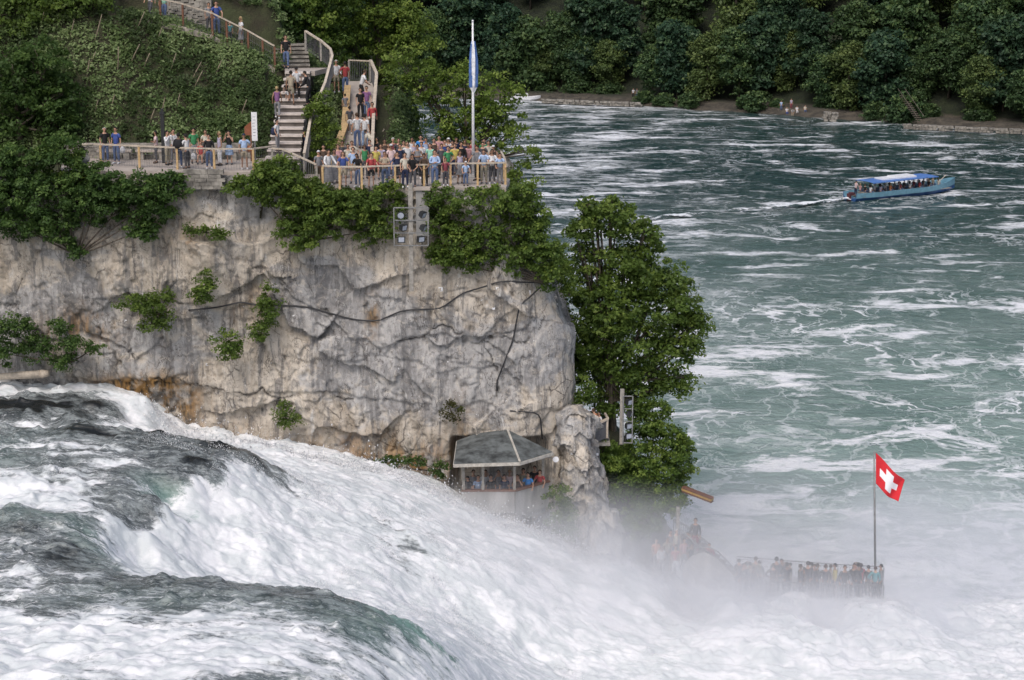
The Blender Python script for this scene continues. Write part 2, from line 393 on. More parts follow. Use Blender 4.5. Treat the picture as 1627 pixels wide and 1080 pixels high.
# hillside behind the terraces (left bank)
LRP = [at(437, 108, 99.5), at(395, 84, 99.6), at(338, 56, 99.4), at(286, 40, 99.2), at(235, 30, 99.2)]
DECK_Z = np.interp([-21, -18.6, -17, -15.2, -13.8, -12.4], [p[0] for p in LRP[::-1]], [p[2] for p in LRP[::-1]])
def hill_z(X, Y):
    zt = np.where(X < -10.8, 20.45, 19.8)
    left = np.clip(Y-94.2, 0, 60)*(1.0+.5*(1-ss(-21, -13.5, X)))
    mid = np.clip(Y-92.5, 0, 11)*.42-np.clip(Y-104, 0, 60)*.9
    right = -np.clip(Y-95.5, 0, 60)*1.4
    t1 = ss(0, 1, (X+12.9+np.clip(Y-102, 0, 40)*1.0)/(1.5+np.clip(Y-102, 0, 40)*1.0)); t2 = ss(-6.2, -3.4, X)
    s = left*(1-t1)+mid*t1; s = s*(1-t2)+right*t2
    s = s - t2*0 
    z = zt+s
    z = np.where((X > -12.9) & (X < -9.6) & (Y < 99.5), np.minimum(z, 20.3+np.clip(Y-91.6, 0, 99)*.52), z)
    dk = np.interp(X, [-21, -18.6, -17, -15.2, -13.8, -12.4], DECK_Z)
    z = np.where((X < -12.3) & (X > -21) & (Y > 99.2) & (Y < 101.6), np.minimum(z, dk-.12), z)
    z = np.where((X > -9.6) & (X < -6.4) & (Y > 92), np.minimum(z, np.interp(Y, [93, 97, 101, 103.4], [20.1, 21.6, 23.2, 23.7])-.35), z)
    edge = ss(88.7, 89.3, Y)
    z = z - ss(-.6, 2.2, X)*2.0*(1+np.clip(Y-90, 0, 10)*.4)
    return np.maximum(z, -2.0), edge
def build_hill():
    x = np.arange(-60, 1.6, .3); y = np.r_[np.arange(89.4, 110, .3), np.arange(110, 160, 1.5)]
    X, Y = np.meshgrid(x, y, indexing='ij')
    Z, e = hill_z(X, Y)
    Yc = np.interp(X, [-60, -48, -40, -31, -26, -20, -12], [101, 97.5, 94, 91.2, 90.3, 89.6, 89.4])
    Z = Z + fbm(X/2, Y/2, None, 4, 5)*.35*ss(94.5, 96, Y)*(1-ss(-7, -5, X))
    Z = np.where(Y < Yc, np.minimum(Z, 18.5), Z)
    me = mesh_np("hillside", np.stack([X, Y, Z], -1).reshape(-1, 3), grid_faces(len(x), len(y))[:, ::-1] if False else grid_faces(len(x), len(y)), smooth=True)
    link("hillside", me, M['soil'], kind='structure')
build_hill()
# low bank at the foot of the rock on its far side
def bank_z(X, Y):
    r = np.hypot((X-4.2)/5.2, (Y-95)/10)
    z = 7.5*(1-ss(.15, 1.05, r)) - .6 + 3.2*(1-ss(.5, 2.6, np.abs(X-6.0)))*(1-ss(90, 99, Y))*ss(85.5, 87.5, Y)*0
    return z
def build_bank():
    x = np.arange(-3, 13, .25); y = np.arange(84, 112, .25); X, Y = np.meshgrid(x, y, indexing='ij')
    Z = bank_z(X, Y)+fbm(X/1.5, Y/1.5, None, 4, 6)*.3
    link("river_bank", mesh_np("river_bank", np.stack([X, Y, Z], -1).reshape(-1, 3), grid_faces(len(x), len(y)), smooth=True), M['soil'], kind='structure')
build_bank()
# far bank
def shore(X): return np.interp(X, [-200, -20, 3, 25, 45, 78, 200], [352, 340, 331, 322, 309, 283, 190])
def far_z(X, Y):
    d = (Y-shore(X))*.83
    z = np.where(d < 0, np.maximum(d*.25, -1.5), np.minimum(d*.35, .9)) + np.clip(d-7, 0, 400)*.62
    return z
def build_far():
    x = np.linspace(-160, 230, 300); t = np.r_[np.linspace(-6, 14, 60), np.linspace(15, 160, 60)]
    X = np.repeat(x[:, None], len(t), 1); Y = shore(X)+t[None, :]/.83
    Z = far_z(X, Y)+fbm(X/6, Y/6, None, 4, 7)*.5*ss(-1, 6, t)[None, :]
    g = G("far_bank_soil"); z = g.n("SeparateXYZ", {0: g.n("NewGeometry").outputs['Position']}).outputs['Z']
    n = g.noise(g.pos(), .7, 7, .7)
    b = g.mix(g.rng(n, .35, .65), (.04, .035, .028), (.10, .085, .065)); s = g.mix(g.rng(n, .35, .65), (.008, .012, .006), (.022, .03, .012))
    g.bsdf(g.mix(g.rng(g.math('ADD', z, g.math('MULTIPLY', n, 1.2)), 1.5, 1.9), b, s), .95, bump=n, bs=1, bd=.5)
    link("far_bank", mesh_np("far_bank", np.stack([X, Y, Z], -1).reshape(-1, 3), grid_faces(len(x), len(t)), smooth=True), g.m, kind='structure')
build_far()
def plate(name, z, x0, x1, y0, y1, mat):
    link(name, mesh_np(name, [(x0, y0, z), (x1, y0, z), (x1, y1, z), (x0, y1, z)], [(0, 1, 2, 3)]), mat, kind='structure')
plate("ground", -3.5, -3000, 3000, -3000, 3000, M['soil'])
# ------------------------------------------------------------------ water
def water_mat(name, basin):
    g = G(name); p = g.pos()
    if basin:
        sep = g.n("SeparateXYZ", {0: g.n("NewGeometry").outputs['Position']}); X, Y = sep.outputs['X'], sep.outputs['Y']
        big = g.noise(p, .022, 4, .55, .5)
        Yw = g.math('ADD', Y, g.math('MULTIPLY', g.math('SUBTRACT', big, .5), 60))
        warp = g.mix(.6, p, g.noise(p, .09, 5, .6, col=True), 'ADD')
        wv = g.n("VectorMath", {0: g.noise(p, .11, 4, .55, col=True), 1: (7, 7, 0)}, operation='MULTIPLY').outputs[0]
        pw = g.n("VectorMath", {0: p, 1: wv}, operation='ADD').outputs[0]
        pst = g.n("Mapping", {0: g.n("VectorMath", {0: p, 1: g.n("VectorMath", {0: wv, 1: (.6, .8, 0)}, operation='MULTIPLY').outputs[0]}, operation='ADD').outputs[0], 2: (0, 0, R(-6)), 3: (.40, 1, 1)}).outputs[0]
        def lines(sc, wd, seed):
            m = g.n("Mapping", {0: pw, 1: (seed, seed*2, 0), 3: (1, .62, 1)}).outputs[0]
            n = g.noise(m, sc, 5, .55, .3)
            return g.rng(g.math('ABSOLUTE', g.math('SUBTRACT', n, .5)), wd, 0)
        net = g.math('MAXIMUM', g.math('MULTIPLY', lines(.16, .022, 3), 1.0), g.math('MULTIPLY', lines(.33, .02, 31), .6))
        patch = g.rng(g.noise(g.n("Mapping", {0: pw, 3: (1, .8, 1)}).outputs[0], .07, 5, .6, .4), .47, .66)
        fine = g.noise(p, 1.1, 7, .75)
        fo = g.math('MULTIPLY', net, g.math('ADD', g.math('MULTIPLY', patch, 1.3), .30))
        fo = g.math('MULTIPLY', fo, g.math('ADD', .4, g.math('MULTIPLY', g.rng(Y, 200, 110), .75)))
        fo = g.math('ADD', fo, g.math('MULTIPLY', g.rng(g.noise(pst, .20, 9, .70, .3), .53, .61), 1.0))
        lw = g.math('MULTIPLY', g.rng(g.math('SUBTRACT', X, g.math('MULTIPLY', Y, .10)), 10, -14), g.rng(g.noise(pw, .06, 4, .6), .38, .62))
        fo = g.math('ADD', fo, g.math('MULTIPLY', g.math('MULTIPLY', lw, g.rng(g.noise(pst, .33, 8, .72, .3), .44, .58)), .9))
        fo = g.math('ADD', fo, g.math('MULTIPLY', g.rng(g.noise(pst, .6, 6, .72, .3), .56, .66), .4))
        near = g.rng(Yw, 190, 88)                 # lots of foam below the falls
        near2 = g.rng(g.math('ADD', Y, g.math('MULTIPLY', g.math('SUBTRACT', big, .5), 16)), 106, 88)
        fo = g.math('ADD', g.math('MULTIPLY', fo, g.math('ADD', .75, g.math('MULTIPLY', near, .45))), g.math('MULTIPLY', near, .05))
        shorefoam = g.math('MULTIPLY', g.rng(g.math('SUBTRACT', X, g.math('MULTIPLY', g.math('SUBTRACT', Y, 110), .12)), 22, 7), g.rng(Y, 260, 110))
        fo = g.math('ADD', fo, g.math('MULTIPLY', shorefoam, g.math('MULTIPLY', patch, .35)))
        fo = g.math('ADD', fo, g.math('MULTIPLY', near2, .75))
        fo = g.math('MULTIPLY', fo, g.rng(fine, .25, .62, .35, 1.25))
        # wake of the boat (a thin stripe left behind it)
        fo = g.math('MINIMUM', fo, 1.0)
        deep = g.mix(g.rng(fine, .40, .66), (.009, .031, .028), (.036, .072, .066))
        milky = g.mix(g.rng(g.noise(pw, .12, 4), .35, .65), (.19, .285, .255), (.29, .385, .355))
        col = g.mix(g.math('POWER', g.rng(Yw, 240, 84), 1.0), deep, milky)
        white = (.80, .81, .83)
        h = g.math('ADD', g.math('MULTIPLY', g.noise(g.pos((.7, 1, 1)), .55, 5, .62, .4), 1.0), g.math('MULTIPLY', g.noise(p, 2.2, 5, .65), .35))
        bd = 1.2
    else:
        f0 = g.n("Attribute", attribute_name="foam").outputs['Fac']
        grn = g.n("Attribute", attribute_name="green").outputs['Fac']
        n = g.noise(g.pos((1, 1.3, 1)), 3.2, 7, .72, .6); n2 = g.noise(g.pos((.5, 1.4, 1)), 1.3, 7, .68, .8)
        n3 = g.noise(g.pos((.35, 1.5, 1)), 5.5, 5, .75, .5)
        fo = g.math('ADD', f0, g.math('MULTIPLY', g.math('SUBTRACT', g.math('ADD', g.math('MULTIPLY', n, .35), g.math('ADD', g.math('MULTIPLY', n2, .35), g.math('MULTIPLY', n3, .3))), .5), 2.4))
        fo = g.math('MAXIMUM', g.rng(fo, .42, .80), g.math('MULTIPLY', g.rng(g.noise(g.pos((.6, 1.5, 1), (5, 2, 0)), 5, 8, .78, .8), .54, .64), g.rng(f0, -.2, .5, .02, .75)))
        n5 = g.noise(g.pos((.6, 1.4, 1)), 9, 6, .75, .5)
        dk = g.mix(g.rng(g.math('ADD', g.math('MULTIPLY', n2, .4), g.math('ADD', g.math('MULTIPLY', n3, .3), g.math('MULTIPLY', n5, .3))), .43, .57), (.045, .052, .055), (.25, .275, .275))
        dk = g.mix(g.rng(f0, .0, -.32), dk, (.016, .018, .019))
        col = g.mix(grn, dk, (.18, .34, .28))
        # thin foam veils tint the water
        col = g.mix(g.math('MULTIPLY', g.rng(f0, .1, .9), .45), col, (.36, .39, .40))
        white = g.mix(g.rng(g.noise(g.pos((1, 1.4, 1)), .9, 5, .6, .4), .40, .62), (.62, .65, .66), (.82, .82, .83))
        h = g.math('ADD', g.math('MULTIPLY', n, .7), g.math('MULTIPLY', n2, .8))
        h = g.math('ADD', h, g.math('MULTIPLY', g.noise(p, 11, 5, .7), .12))
        bd = .22
    rough = g.math('ADD', .12, g.math('MULTIPLY', fo, .7))
    c = g.mix(fo, col, white)
    g.bsdf(c, rough, bump=h, bs=.55 if basin else .28, bd=bd, **{'IOR': 1.33, 'Specular IOR Level': .28 if basin else .5})
    return g.m
M['basin'] = water_mat("river_water", True); M['falls'] = water_mat("white_water", False)
def build_basin():
    x = np.linspace(-140, 240, 760); y = np.r_[np.arange(60, 140, .3), np.arange(140, 360, .8)]
    X, Y = np.meshgrid(x, y, indexing='ij')
    amp = .10+.28*(1-ss(84, 115, Y))
    Z = fbm(X/3.5, Y/2.2, None, 4, 51, .55)*amp*1.6+fbm(X/14, Y/9, None, 2, 52)*.18
    Z -= .8*ss(-2, 0, Y-shore(X)-1)*0
    link("river_water", mesh_np("river_water", np.stack([X, Y, Z], -1).reshape(-1, 3), grid_faces(len(x), len(y)), smooth=True), M['basin'], kind='structure')
build_basin()
CP = """0 607 10.4 .55 0|100 606 10.4 .75 0|200 608 10.25 .6 0|-160 606 10.4 .3 0|0 625 10.4 .85 0|110 622 10.3 .9 0|200 625 10.1 .9 0
0 642 10.4 -.45 0|60 652 10.35 -.5 0|130 650 10.5 -.5 0|190 655 10.0 -.2 0|60 640 10.4 -.4 0|150 642 10.4 -.2 0|240 645 9.8 1 0|160 628 10.3 .5 0
10 662 10.2 .25 0|90 666 10.0 .4 0|150 664 9.8 1.1 0|205 668 9.5 1.1 0|250 672 9.0 1.2 0
0 676 11.0 .12 0|130 674 11.0 -.25 0|260 686 10.8 -.35 0|350 702 10.4 -.35 0|410 728 9.8 -.3 0|400 720 9.9 -.05 0|430 737 9.4 .3 0
0 700 11.0 .36 .1|-160 690 11 .3 0|150 700 11.0 .3 0|260 705 10.9 .12 0|320 735 10.6 -.1 0|300 750 10.5 .1 0|200 735 10.9 .3 0|280 760 10.4 .1 0|0 740 11.0 .55 .1|110 745 10.9 .55 0|200 765 10.7 .45 0|250 790 10.3 .15 0|370 748 10.1 1 0|320 765 10.2 .8 0|400 755 9.7 .9 0|345 755 10.2 .2 0|160 790 10.5 .3 0
0 772 10.9 1 0|0 790 10.6 1.1 0|90 800 10.6 1.0 0|180 825 10.3 .9 0|60 785 10.8 .7 0|230 838 9.9 .7 .2
50 812 10.9 .1 .2|20 840 10.8 .25 0|90 850 10.7 .1 0|120 870 10.6 -.35 0|90 862 10.7 -.3 0|0 870 10.7 .3 0|60 880 10.7 .2 0|150 850 10.3 .3 .3|170 880 9.9 .6 .3
200 890 9.0 1 0|230 890 8.6 1.1 0|350 903 7.6 1.1 0|500 918 6.7 1.1 0|650 955 5.2 1.1 0|250 860 9.0 1.1 0
0 905 10.7 .35 0|120 907 10.6 .35 0|240 916 10.5 .2 0|370 924 10.4 .15 0|500 938 10.2 .15 0|580 962 9.8 .15 .2|650 996 9.0 .3 .7|700 1030 7.9 .6 .7|735 1055 7.0 .8 .4|760 1082 5.8 1 .2
-160 905 10.8 .3 0|0 950 10.9 .6 0|150 950 10.8 .45 .1|280 955 10.8 .3 .1|400 965 10.6 .35 .1|500 980 10.4 .25 .1|580 1000 10.0 .1 .2|600 1030 9.6 .35 .3|640 1030 9.1 .75 .2|680 1060 8.3 .8 .2
0 1000 11.0 .8 0|100 985 11.0 .65 0|200 1005 11 .95 0|300 990 10.9 .6 0|400 1010 10.8 .85 0|500 1020 10.5 .75 0|-160 1000 11 .7 0|100 1045 11.2 .9 .2|0 1080 11.3 .9 0|250 1060 11.2 .85 0|250 1080 11.2 .5 0|400 1060 11 .7 0|450 1085 10.9 .3 .1|560 1070 10.1 .5 .1|630 1080 9.2 .85 0
0 1200 11.5 .5 0|300 1200 11.5 .5 0|500 1200 10.8 .5 0|620 1200 9.5 .8 0|750 1200 7 1 0|-160 1200 11.5 .5 0|0 1400 11.6 .5 0|400 1400 11.5 .5 0
320 712 8.7 1.2 0|430 712 8.25 1.2 0|560 742 7.45 1.2 0|700 772 6.55 1.2 0|850 832 5.15 1.1 0|1000 892 3.5 1.1 0|1150 935 1.5 1.1 0|470 745 8.4 1.2 0|520 770 8.2 1.1 0
330 795 9.4 1 .2|270 812 9.3 .55 .85|320 822 9.1 .6 1|235 845 9.3 .25 0|380 800 9.1 1 .3|450 790 8.6 1.1 0|300 850 8.8 1.1 0|400 860 8.1 1.2 0|600 790 7.5 1.1 0|620 830 6.9 .75 0|650 850 6.6 .62 0|640 880 6.2 .7 0|560 840 7.2 1 .15|700 810 6.3 1.1 0|720 900 5.5 1.05 .1|750 860 5.5 1.1 0
600 910 6.3 1.2 0|900 920 3.7 1.1 0|800 900 4.9 1.1 0|750 970 4.2 1.1 0|850 1040 2.4 1 .1|900 1090 1.8 1 .1|820 980 3.7 1.1 0|700 990 5.0 1.1 .2
1000 1000 2.0 1.1 0|1100 980 1.4 1.1 0|1300 1000 .8 1 0|1500 1000 .6 1 0|1650 1000 .5 .9 .1|1300 1080 .9 1.0 .1|1500 1080 .8 1 .15|1700 1080 .8 .9 .1|1100 1080 1.2 1 .1|1000 1080 1.5 1 .1
800 1160 3.5 1 0|1000 1160 1.2 1 0|1300 1160 1 1 0|1600 1160 1 1 0|1500 955 .4 .95 0|1700 955 .3 .9 0|1000 1400 .8 1 0|1500 1400 .8 1 0|1950 1050 .6 .9 0|1950 1160 .8 1 0|1950 955 .3 .8 0"""
CP = [tuple(float(v) for v in e.split()) for l in CP.split("\n") for e in l.split("|")]
def build_falls():
    A = []
    for px, py, z, f, gr in CP:
        p = atz(px, py, z); A.append((p[0], p[1], z, f, gr))
    # behind the silhouettes, meeting the rock
    for x, y, z, f in [(-12.5, 88.6, 7.9, 1), (-8, 88.5, 7.0, 1), (-3.5, 88.0, 6.0, 1), (0, 87.5, 3.8, 1), (3, 87.2, 2.8, 1), (6, 87.5, .6, 1), (-16.5, 88.7, 8.6, 1), (-19, 89.5, 10.1, .6), (-25, 90.2, 10.4, .5), (-35, 91, 10.4, .5), (12, 87.5, -.6, 1), (20, 88, -.6, 1), (30, 88, -.6, 1), (-5, 91, 5, 1), (-15, 91, 8, 1)]:
        A.append((x, y, z, f, 0))
    A += [(x, 81.6, 2.15-.3*(i % 2), 1.1, 0) for i, x in enumerate((9.5, 11.5, 13.5, 15.5, 17.3))]+[(x, 83.2, 1.5, 1.1, 0) for x in (10, 12.5, 15, 17.5)]+[(19.5, 82, 1.1, 1, 0), (x+0, 79.5, 1.9, 1.1, 0) if False else (14, 79.0, 1.7, 1.1, 0), (10, 79.2, 2.1, 1.1, 0)]
    for i in range(len(CP)):
        px, py, z, f, gr = CP[i]; p = A[i]
        if (px, py) in ((0, 676), (130, 674), (260, 686), (350, 702), (400, 720)): 
            A += [(p[0]+.3, p[1]+1.6, z-1.05, 1.1, 0), (p[0]+.4, p[1]+3.2, z-1.25, 1.1, 0)]
        if (px, py) in ((240, 916), (370, 924), (500, 938), (580, 962), (650, 996), (700, 1030)): 
            A += [(p[0]+.6, p[1]+1.8, z-1.15, .9, .35), (p[0]+1.2, p[1]+4.2, z-2.3, 1.1, 0)]
    def ker(r): return np.sqrt(r*r+.12)
    A = np.array(A); r = np.hypot(A[:, None, 0]-A[None, :, 0], A[:, None, 1]-A[None, :, 1])
    W = np.linalg.solve(-ker(r)+np.eye(len(A))*.0-np.eye(len(A))*.12, A[:, 2:])if False else np.linalg.lstsq(np.c_[ker(r)+np.eye(len(A))*-.04, np.ones(len(A))], A[:, 2:], rcond=None)[0]
    x = np.arange(-31, 31, .075); y = np.arange(47, 89.6, .065)
    X, Y = np.meshgrid(x, y, indexing='ij'); sh = X.shape; xf, yf = X.ravel(), Y.ravel()
    o = np.zeros((len(xf), 3))
    for i in range(0, len(xf), 40000):
        rr = ker(np.hypot(xf[i:i+40000, None]-A[None, :, 0], yf[i:i+40000, None]-A[None, :, 1]))
        o[i:i+40000] = rr@W[:-1]+W[-1]
    Z, fo, gr = o[:, 0].reshape(sh), o[:, 1].reshape(sh), o[:, 2].reshape(sh)
    foc = np.clip(fo, 0, 1.2)
    # streaks pulled along the current
    wx = X+fbm(X/4, Y/4, None, 3, 61)*1.6; wy = Y+fbm(X/4, Y/4, None, 3, 62)*1.3+np.clip(X+4, 0, 40)*.25
    st = fbm(wx/2.6, wy/.55, None, 5, 63, .6); rg = fbm(wx/3.0, wy/.9, None, 4, 64, .55, True); blot = fbm(X/1.6, Y/1.3, None, 6, 76, .62)
    fo = fo+blot*.30*ss(.6, 1, foc)+st*.34*(1-.6*ss(.8, 1.1, foc))+(rg-.05)*.42*(1-ss(.75, 1.1, foc))
    turb = ss(.35, 1.0, foc)
    big = fbm(wx/2.2, wy/1.4, None, 5, 65, .58)*(1-turb)+turb*.8*fbm(wx/2.6+Z*.2, Y/2.2, Z/2, 5, 75, .5)
    bil = np.abs(vnoise(X/1.1, Y/.8, Z/1.0, 66))+.5*np.abs(vnoise(X/.5, Y/.4, Z/.5, 67))+.25*np.abs(vnoise(X/.22, Y/.2, Z/.25, 68))
    calm = 1-.6*ss(-14, -4, X)+.75*ss(5, 9, X)*(Y > 76)
    Z = Z+big*(.10+.34*turb)*calm+(bil-.55)*(.15+.06*turb)*calm+fbm(X/.42, Y/.34, Z/.4, 4, 81, .6)*(.045+.05*turb)+np.maximum(0, fbm(wx/.9, wy/.5, None, 4, 82)-.12)*(.35-.2*turb)-.38*ss(-6, -2, X)*(1-ss(3, 6, X))*ss(80, 83, Y)+fbm(wx/1.6, wy/.8, None, 4, 69, .45)*.12*(1-.85*turb)
    Z = np.where((X > 5) & (Y > 86.5), Z-ss(86.5, 88.5, Y)*1.6*ss(5, 8, X), Z)
    Z = Z - 1.4*ss(26, 31, X)
    me = mesh_np("waterfall", np.stack([X, Y, Z], -1).reshape(-1, 3), grid_faces(*sh), dict(foam=fo, green=np.clip(gr, 0, 1)), smooth=True)
    link("waterfall", me, M['falls'], kind='structure')
    # droplets thrown up over the white water
    rg_ = np.random.default_rng(4)
    def hz(xx, yy):
        i = np.clip(((xx+31)/.075).astype(int), 0, sh[0]-1); j = np.clip(((yy-47)/.065).astype(int), 0, sh[1]-1); return Z[i, j], foc[i, j]
    ridge = [(250, 668, 9), (330, 690, 8.7), (430, 712, 8.25), (560, 742, 7.45), (640, 758, 7), (700, 772, 6.55), (790, 806, 5.9), (850, 832, 5.15), (920, 862, 4.4), (1000, 892, 3.5), (1080, 915, 2.4), (1150, 935, 1.5)]
    RP = np.array([atz(*q) for q in ridge])
    n1 = 26000; t = rg_.random(n1)*(len(RP)-1); cl = vnoise(t*7, t*0, None, 5)*.5+.5; t = t
    i0 = np.clip(t.astype(int), 0, len(RP)-2); q = RP[i0]+(RP[i0+1]-RP[i0])*(t-i0)[:, None]
    q[:, :2] += rg_.normal(0, .55, (n1, 2)); hb, _ = hz(q[:, 0], q[:, 1])
    cl = np.clip(vnoise(t*9, t*0, None, 5)*.7+.55, .08, 1.2)
    q[:, 2] = hb+rg_.exponential(.24, n1)*cl-.05; sz1 = .012+rg_.random(n1)**3*.05
    qq = np.stack([rg_.uniform(7, 18.5, 9000), rg_.normal(81.6, .9, 9000)], -1); hb, _ = hz(qq[:, 0], qq[:, 1]); qq = np.c_[qq, hb+rg_.exponential(.28, 9000)*np.clip(vnoise(qq[:, 0]*1.3, qq[:, 1], None, 6)+.5, .1, 1.3)]; q = np.r_[q, qq]; sz1 = np.r_[sz1, .012+rg_.random(9000)**3*.04]
    pl = []
    for lx, ly, cnt, sp, hh in [(-8, 64.5, 1800, 1.4, .3), (-5, 65, 1800, 1.2, .35), (-13, 77, 1500, 1.4, .3), (-9, 78, 2500, 2.0, .4), (-3, 81, 3500, 2.6, .45), (-6, 74, 2500, 2.2, .4), (2, 79, 3000, 2.4, .45), (-1, 72, 2200, 2, .4), (5, 83.5, 2500, 2.0, .55), (-22, 72.5, 900, 1.5, .2)]:
        for c_ in range(9):
            a_, b_ = lx+rg_.normal(0, sp), ly+rg_.normal(0, sp*.8); m_ = cnt//9; xx, yy = a_+rg_.normal(0, .3, m_), b_+rg_.normal(0, .3, m_); hb, _ = hz(xx, yy)
            pl.append(np.stack([xx, yy, hb+np.abs(rg_.normal(0, hh*.6, m_))*np.exp(-((xx-a_)**2+(yy-b_)**2)/.3)], -1))
    pl = np.concatenate(pl); q = np.r_[q, pl]; sz1 = np.r_[sz1, .008+rg_.random(len(pl))**3*.028]
    n2 = 26000; xx = rg_.uniform(-28, 24, n2); yy = rg_.uniform(60, 87, n2); hb, ff = hz(xx, yy); k = (ff > .85) & (rg_.random(n2) < .9)
    q2 = np.stack([xx, yy, hb+rg_.exponential(.12, n2)], -1)[k]; sz2 = .008+rg_.random(k.sum())**3*.022
    q = np.r_[q, q2]; sz = np.r_[sz1, sz2]; n = len(q)
    T = rg_.normal(0, 1, (n, 4, 3)); T /= np.linalg.norm(T, axis=2, keepdims=True)
    V = (q[:, None]+T*sz[:, None, None]*np.array([1, .9, 1.4])).reshape(-1, 3)
    b = np.arange(n)[:, None]*4; Fa = np.stack([b+[0, 1, 2], b+[0, 2, 3], b+[0, 3, 1], b+[1, 3, 2]], 1).reshape(-1, 3)
    g = G("spray_water"); g.bsdf((.9, .9, .92), .6)
    tag(link("spray_droplets", mesh_np("spray_droplets", V, Fa), g.m), "white water droplets thrown up along the crest of the waterfall", "spray", kind='stuff')
    return hz
HZ = build_falls()
# mist over the plunge pool: soft bounded volumes
def mist(name, loc, dim, dens, label, zfall=True, seed=0, aniso=.2):
    g = G(name); tc = g.n("TexCoord").outputs['Object']          # unit sphere coordinates
    ln = g.n("VectorMath", {0: tc}, operation='LENGTH').outputs['Value']
    fall = g.rng(ln, 1.0, .25)
    n = g.noise(g.pos((1, 1, 1), (seed, 0, 0)), .22, 3, .6)
    d = g.math('MULTIPLY', g.math('MULTIPLY', fall, g.rng(n, .32, .66, .12, 1.0)), dens)
    v = g.n("VolumePrincipled", {'Color': (.985, .985, 1, 1), 'Density': d, 'Anisotropy': aniso})
    g.t.links.new(v.outputs[0], g.out.inputs['Volume'])
    me = bpy.data.meshes.new(name); import bmesh; bm = bmesh.new(); bmesh.ops.create_icosphere(bm, subdivisions=3, radius=1.02); bm.to_mesh(me); bm.free()
    o = link(name, me, g.m); o.location = loc; o.scale = dim
    return tag(o, label, "mist", kind='stuff')
MIST = True
if MIST:
    mist("mist", (9.5, 82, 1.0), (11, 8, 5.0), .20, "dense white mist rising where the waterfall lands")
    mist("mist", (13.0, 81.4, .8), (11, 4.0, 3.4), .55, "thickest low spray hiding the foot of the lower platform", seed=14)
    mist("mist", (1.5, 80.5, 4.2), (14, 7.5, 4.0), .30, "light spray hanging over the lower half of the white waterfall", seed=20)
    mist("mist", (12.5, 77.5, .8), (13, 6, 3.4), .24, "soft veil of spray in front of the plunging foam at lower right", seed=33)
    mist("mist", (18, 88, .5), (18, 15, 6.5), .18, "thin mist drifting over the pool in front of the red flag", seed=9)
# ------------------------------------------------------------------ vegetation
def leaves(centres, nrm, size, rng, asp=.6, flat=.55):
    n = len(centres)
    N = nrm*flat + rng.normal(0, .55, (n, 3)); N[:, 2] += .25; N /= np.linalg.norm(N, axis=1, keepdims=True)
    T = np.cross(N, rng.normal(0, 1, (n, 3))); T /= np.linalg.norm(T, axis=1, keepdims=True); B = np.cross(N, T)
    a = (size*(.6+.8*rng.random(n)))[:, None]; dr = -.15*a*np.array([[0, 0, 1.]])
    return np.stack([centres-T*a+dr*.3, centres-B*a*asp, centres+T*a+dr, centres+B*a*asp], 1).reshape(-1, 3)
def crown_np(lobes, per_m2, clump_r, nl, leaf, rng, up=.35):
    """lobes: (cx,cy,cz,rx,ry,rz). Leaf clumps sit through and around each lobe."""
    Vs, Ts = [], []
    for (cx, cyy, cz, rx, ry, rz) in lobes:
        area = 4*np.pi*((rx*ry+rx*rz+ry*rz)/3)
        k = max(3, int(area*per_m2))
        d = rng.normal(0, 1, (k, 3)); d[:, 2] += up*.6; d /= np.linalg.norm(d, axis=1, keepdims=True)
        rr = np.where(rng.random(k) < .72, rng.uniform(.80, 1.08, k), rng.uniform(.3, .8, k))
        rr = rr*(1+.24*np.sin(d[:, 0]*7+cx)*np.cos(d[:, 2]*6+cz))
        c = np.array([cx, cyy, cz])+d*rr[:, None]*np.array([rx, ry, rz])
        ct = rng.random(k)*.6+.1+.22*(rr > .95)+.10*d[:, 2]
        cr = clump_r*rng.uniform(.55, 1.35, k)
        lp = rng.normal(0, 1, (k, nl, 3)); lp /= np.linalg.norm(lp, axis=2, keepdims=True)
        lp *= (rng.random((k, nl, 1))**.45)
        lp[:, :, 2] = lp[:, :, 2]*.55
        pos = c[:, None]+lp*cr[:, None, None]
        pos[:, :, 2] -= .12*cr[:, None]*(lp[:, :, 0]**2+lp[:, :, 1]**2)*2
        nrm = lp*.6+d[:, None]*.5+np.array([0, 0, .5])
        m = k*nl
        Vs.append(leaves(pos.reshape(m, 3), nrm.reshape(m, 3), np.full(m, leaf), rng))
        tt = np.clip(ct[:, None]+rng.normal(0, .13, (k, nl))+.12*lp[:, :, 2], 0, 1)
        Ts.append(np.repeat(tt.reshape(m), 4))
    return np.concatenate(Vs), np.concatenate(Ts)
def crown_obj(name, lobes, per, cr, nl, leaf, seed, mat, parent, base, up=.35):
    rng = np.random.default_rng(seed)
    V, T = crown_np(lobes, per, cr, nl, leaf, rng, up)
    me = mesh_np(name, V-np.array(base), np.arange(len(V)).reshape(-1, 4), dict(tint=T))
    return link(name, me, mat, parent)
def px_lobes(L, Y, dy=1.0):
    """(px,py,rx,ry[,dY[,depth]]) measured sizes -> lobes of true size standing at distance Y"""
    o = []
    for l in L:
        px, py, rx, ry = l[:4]; YY = Y+(l[4] if len(l) > 4 else 0); k = ppm(YY); p = at(px, py, YY)
        dp = l[5] if len(l) > 5 else max(rx, ry)/k*dy
        o.append((p[0], p[1], p[2], rx/k, dp, ry/k))
    return o
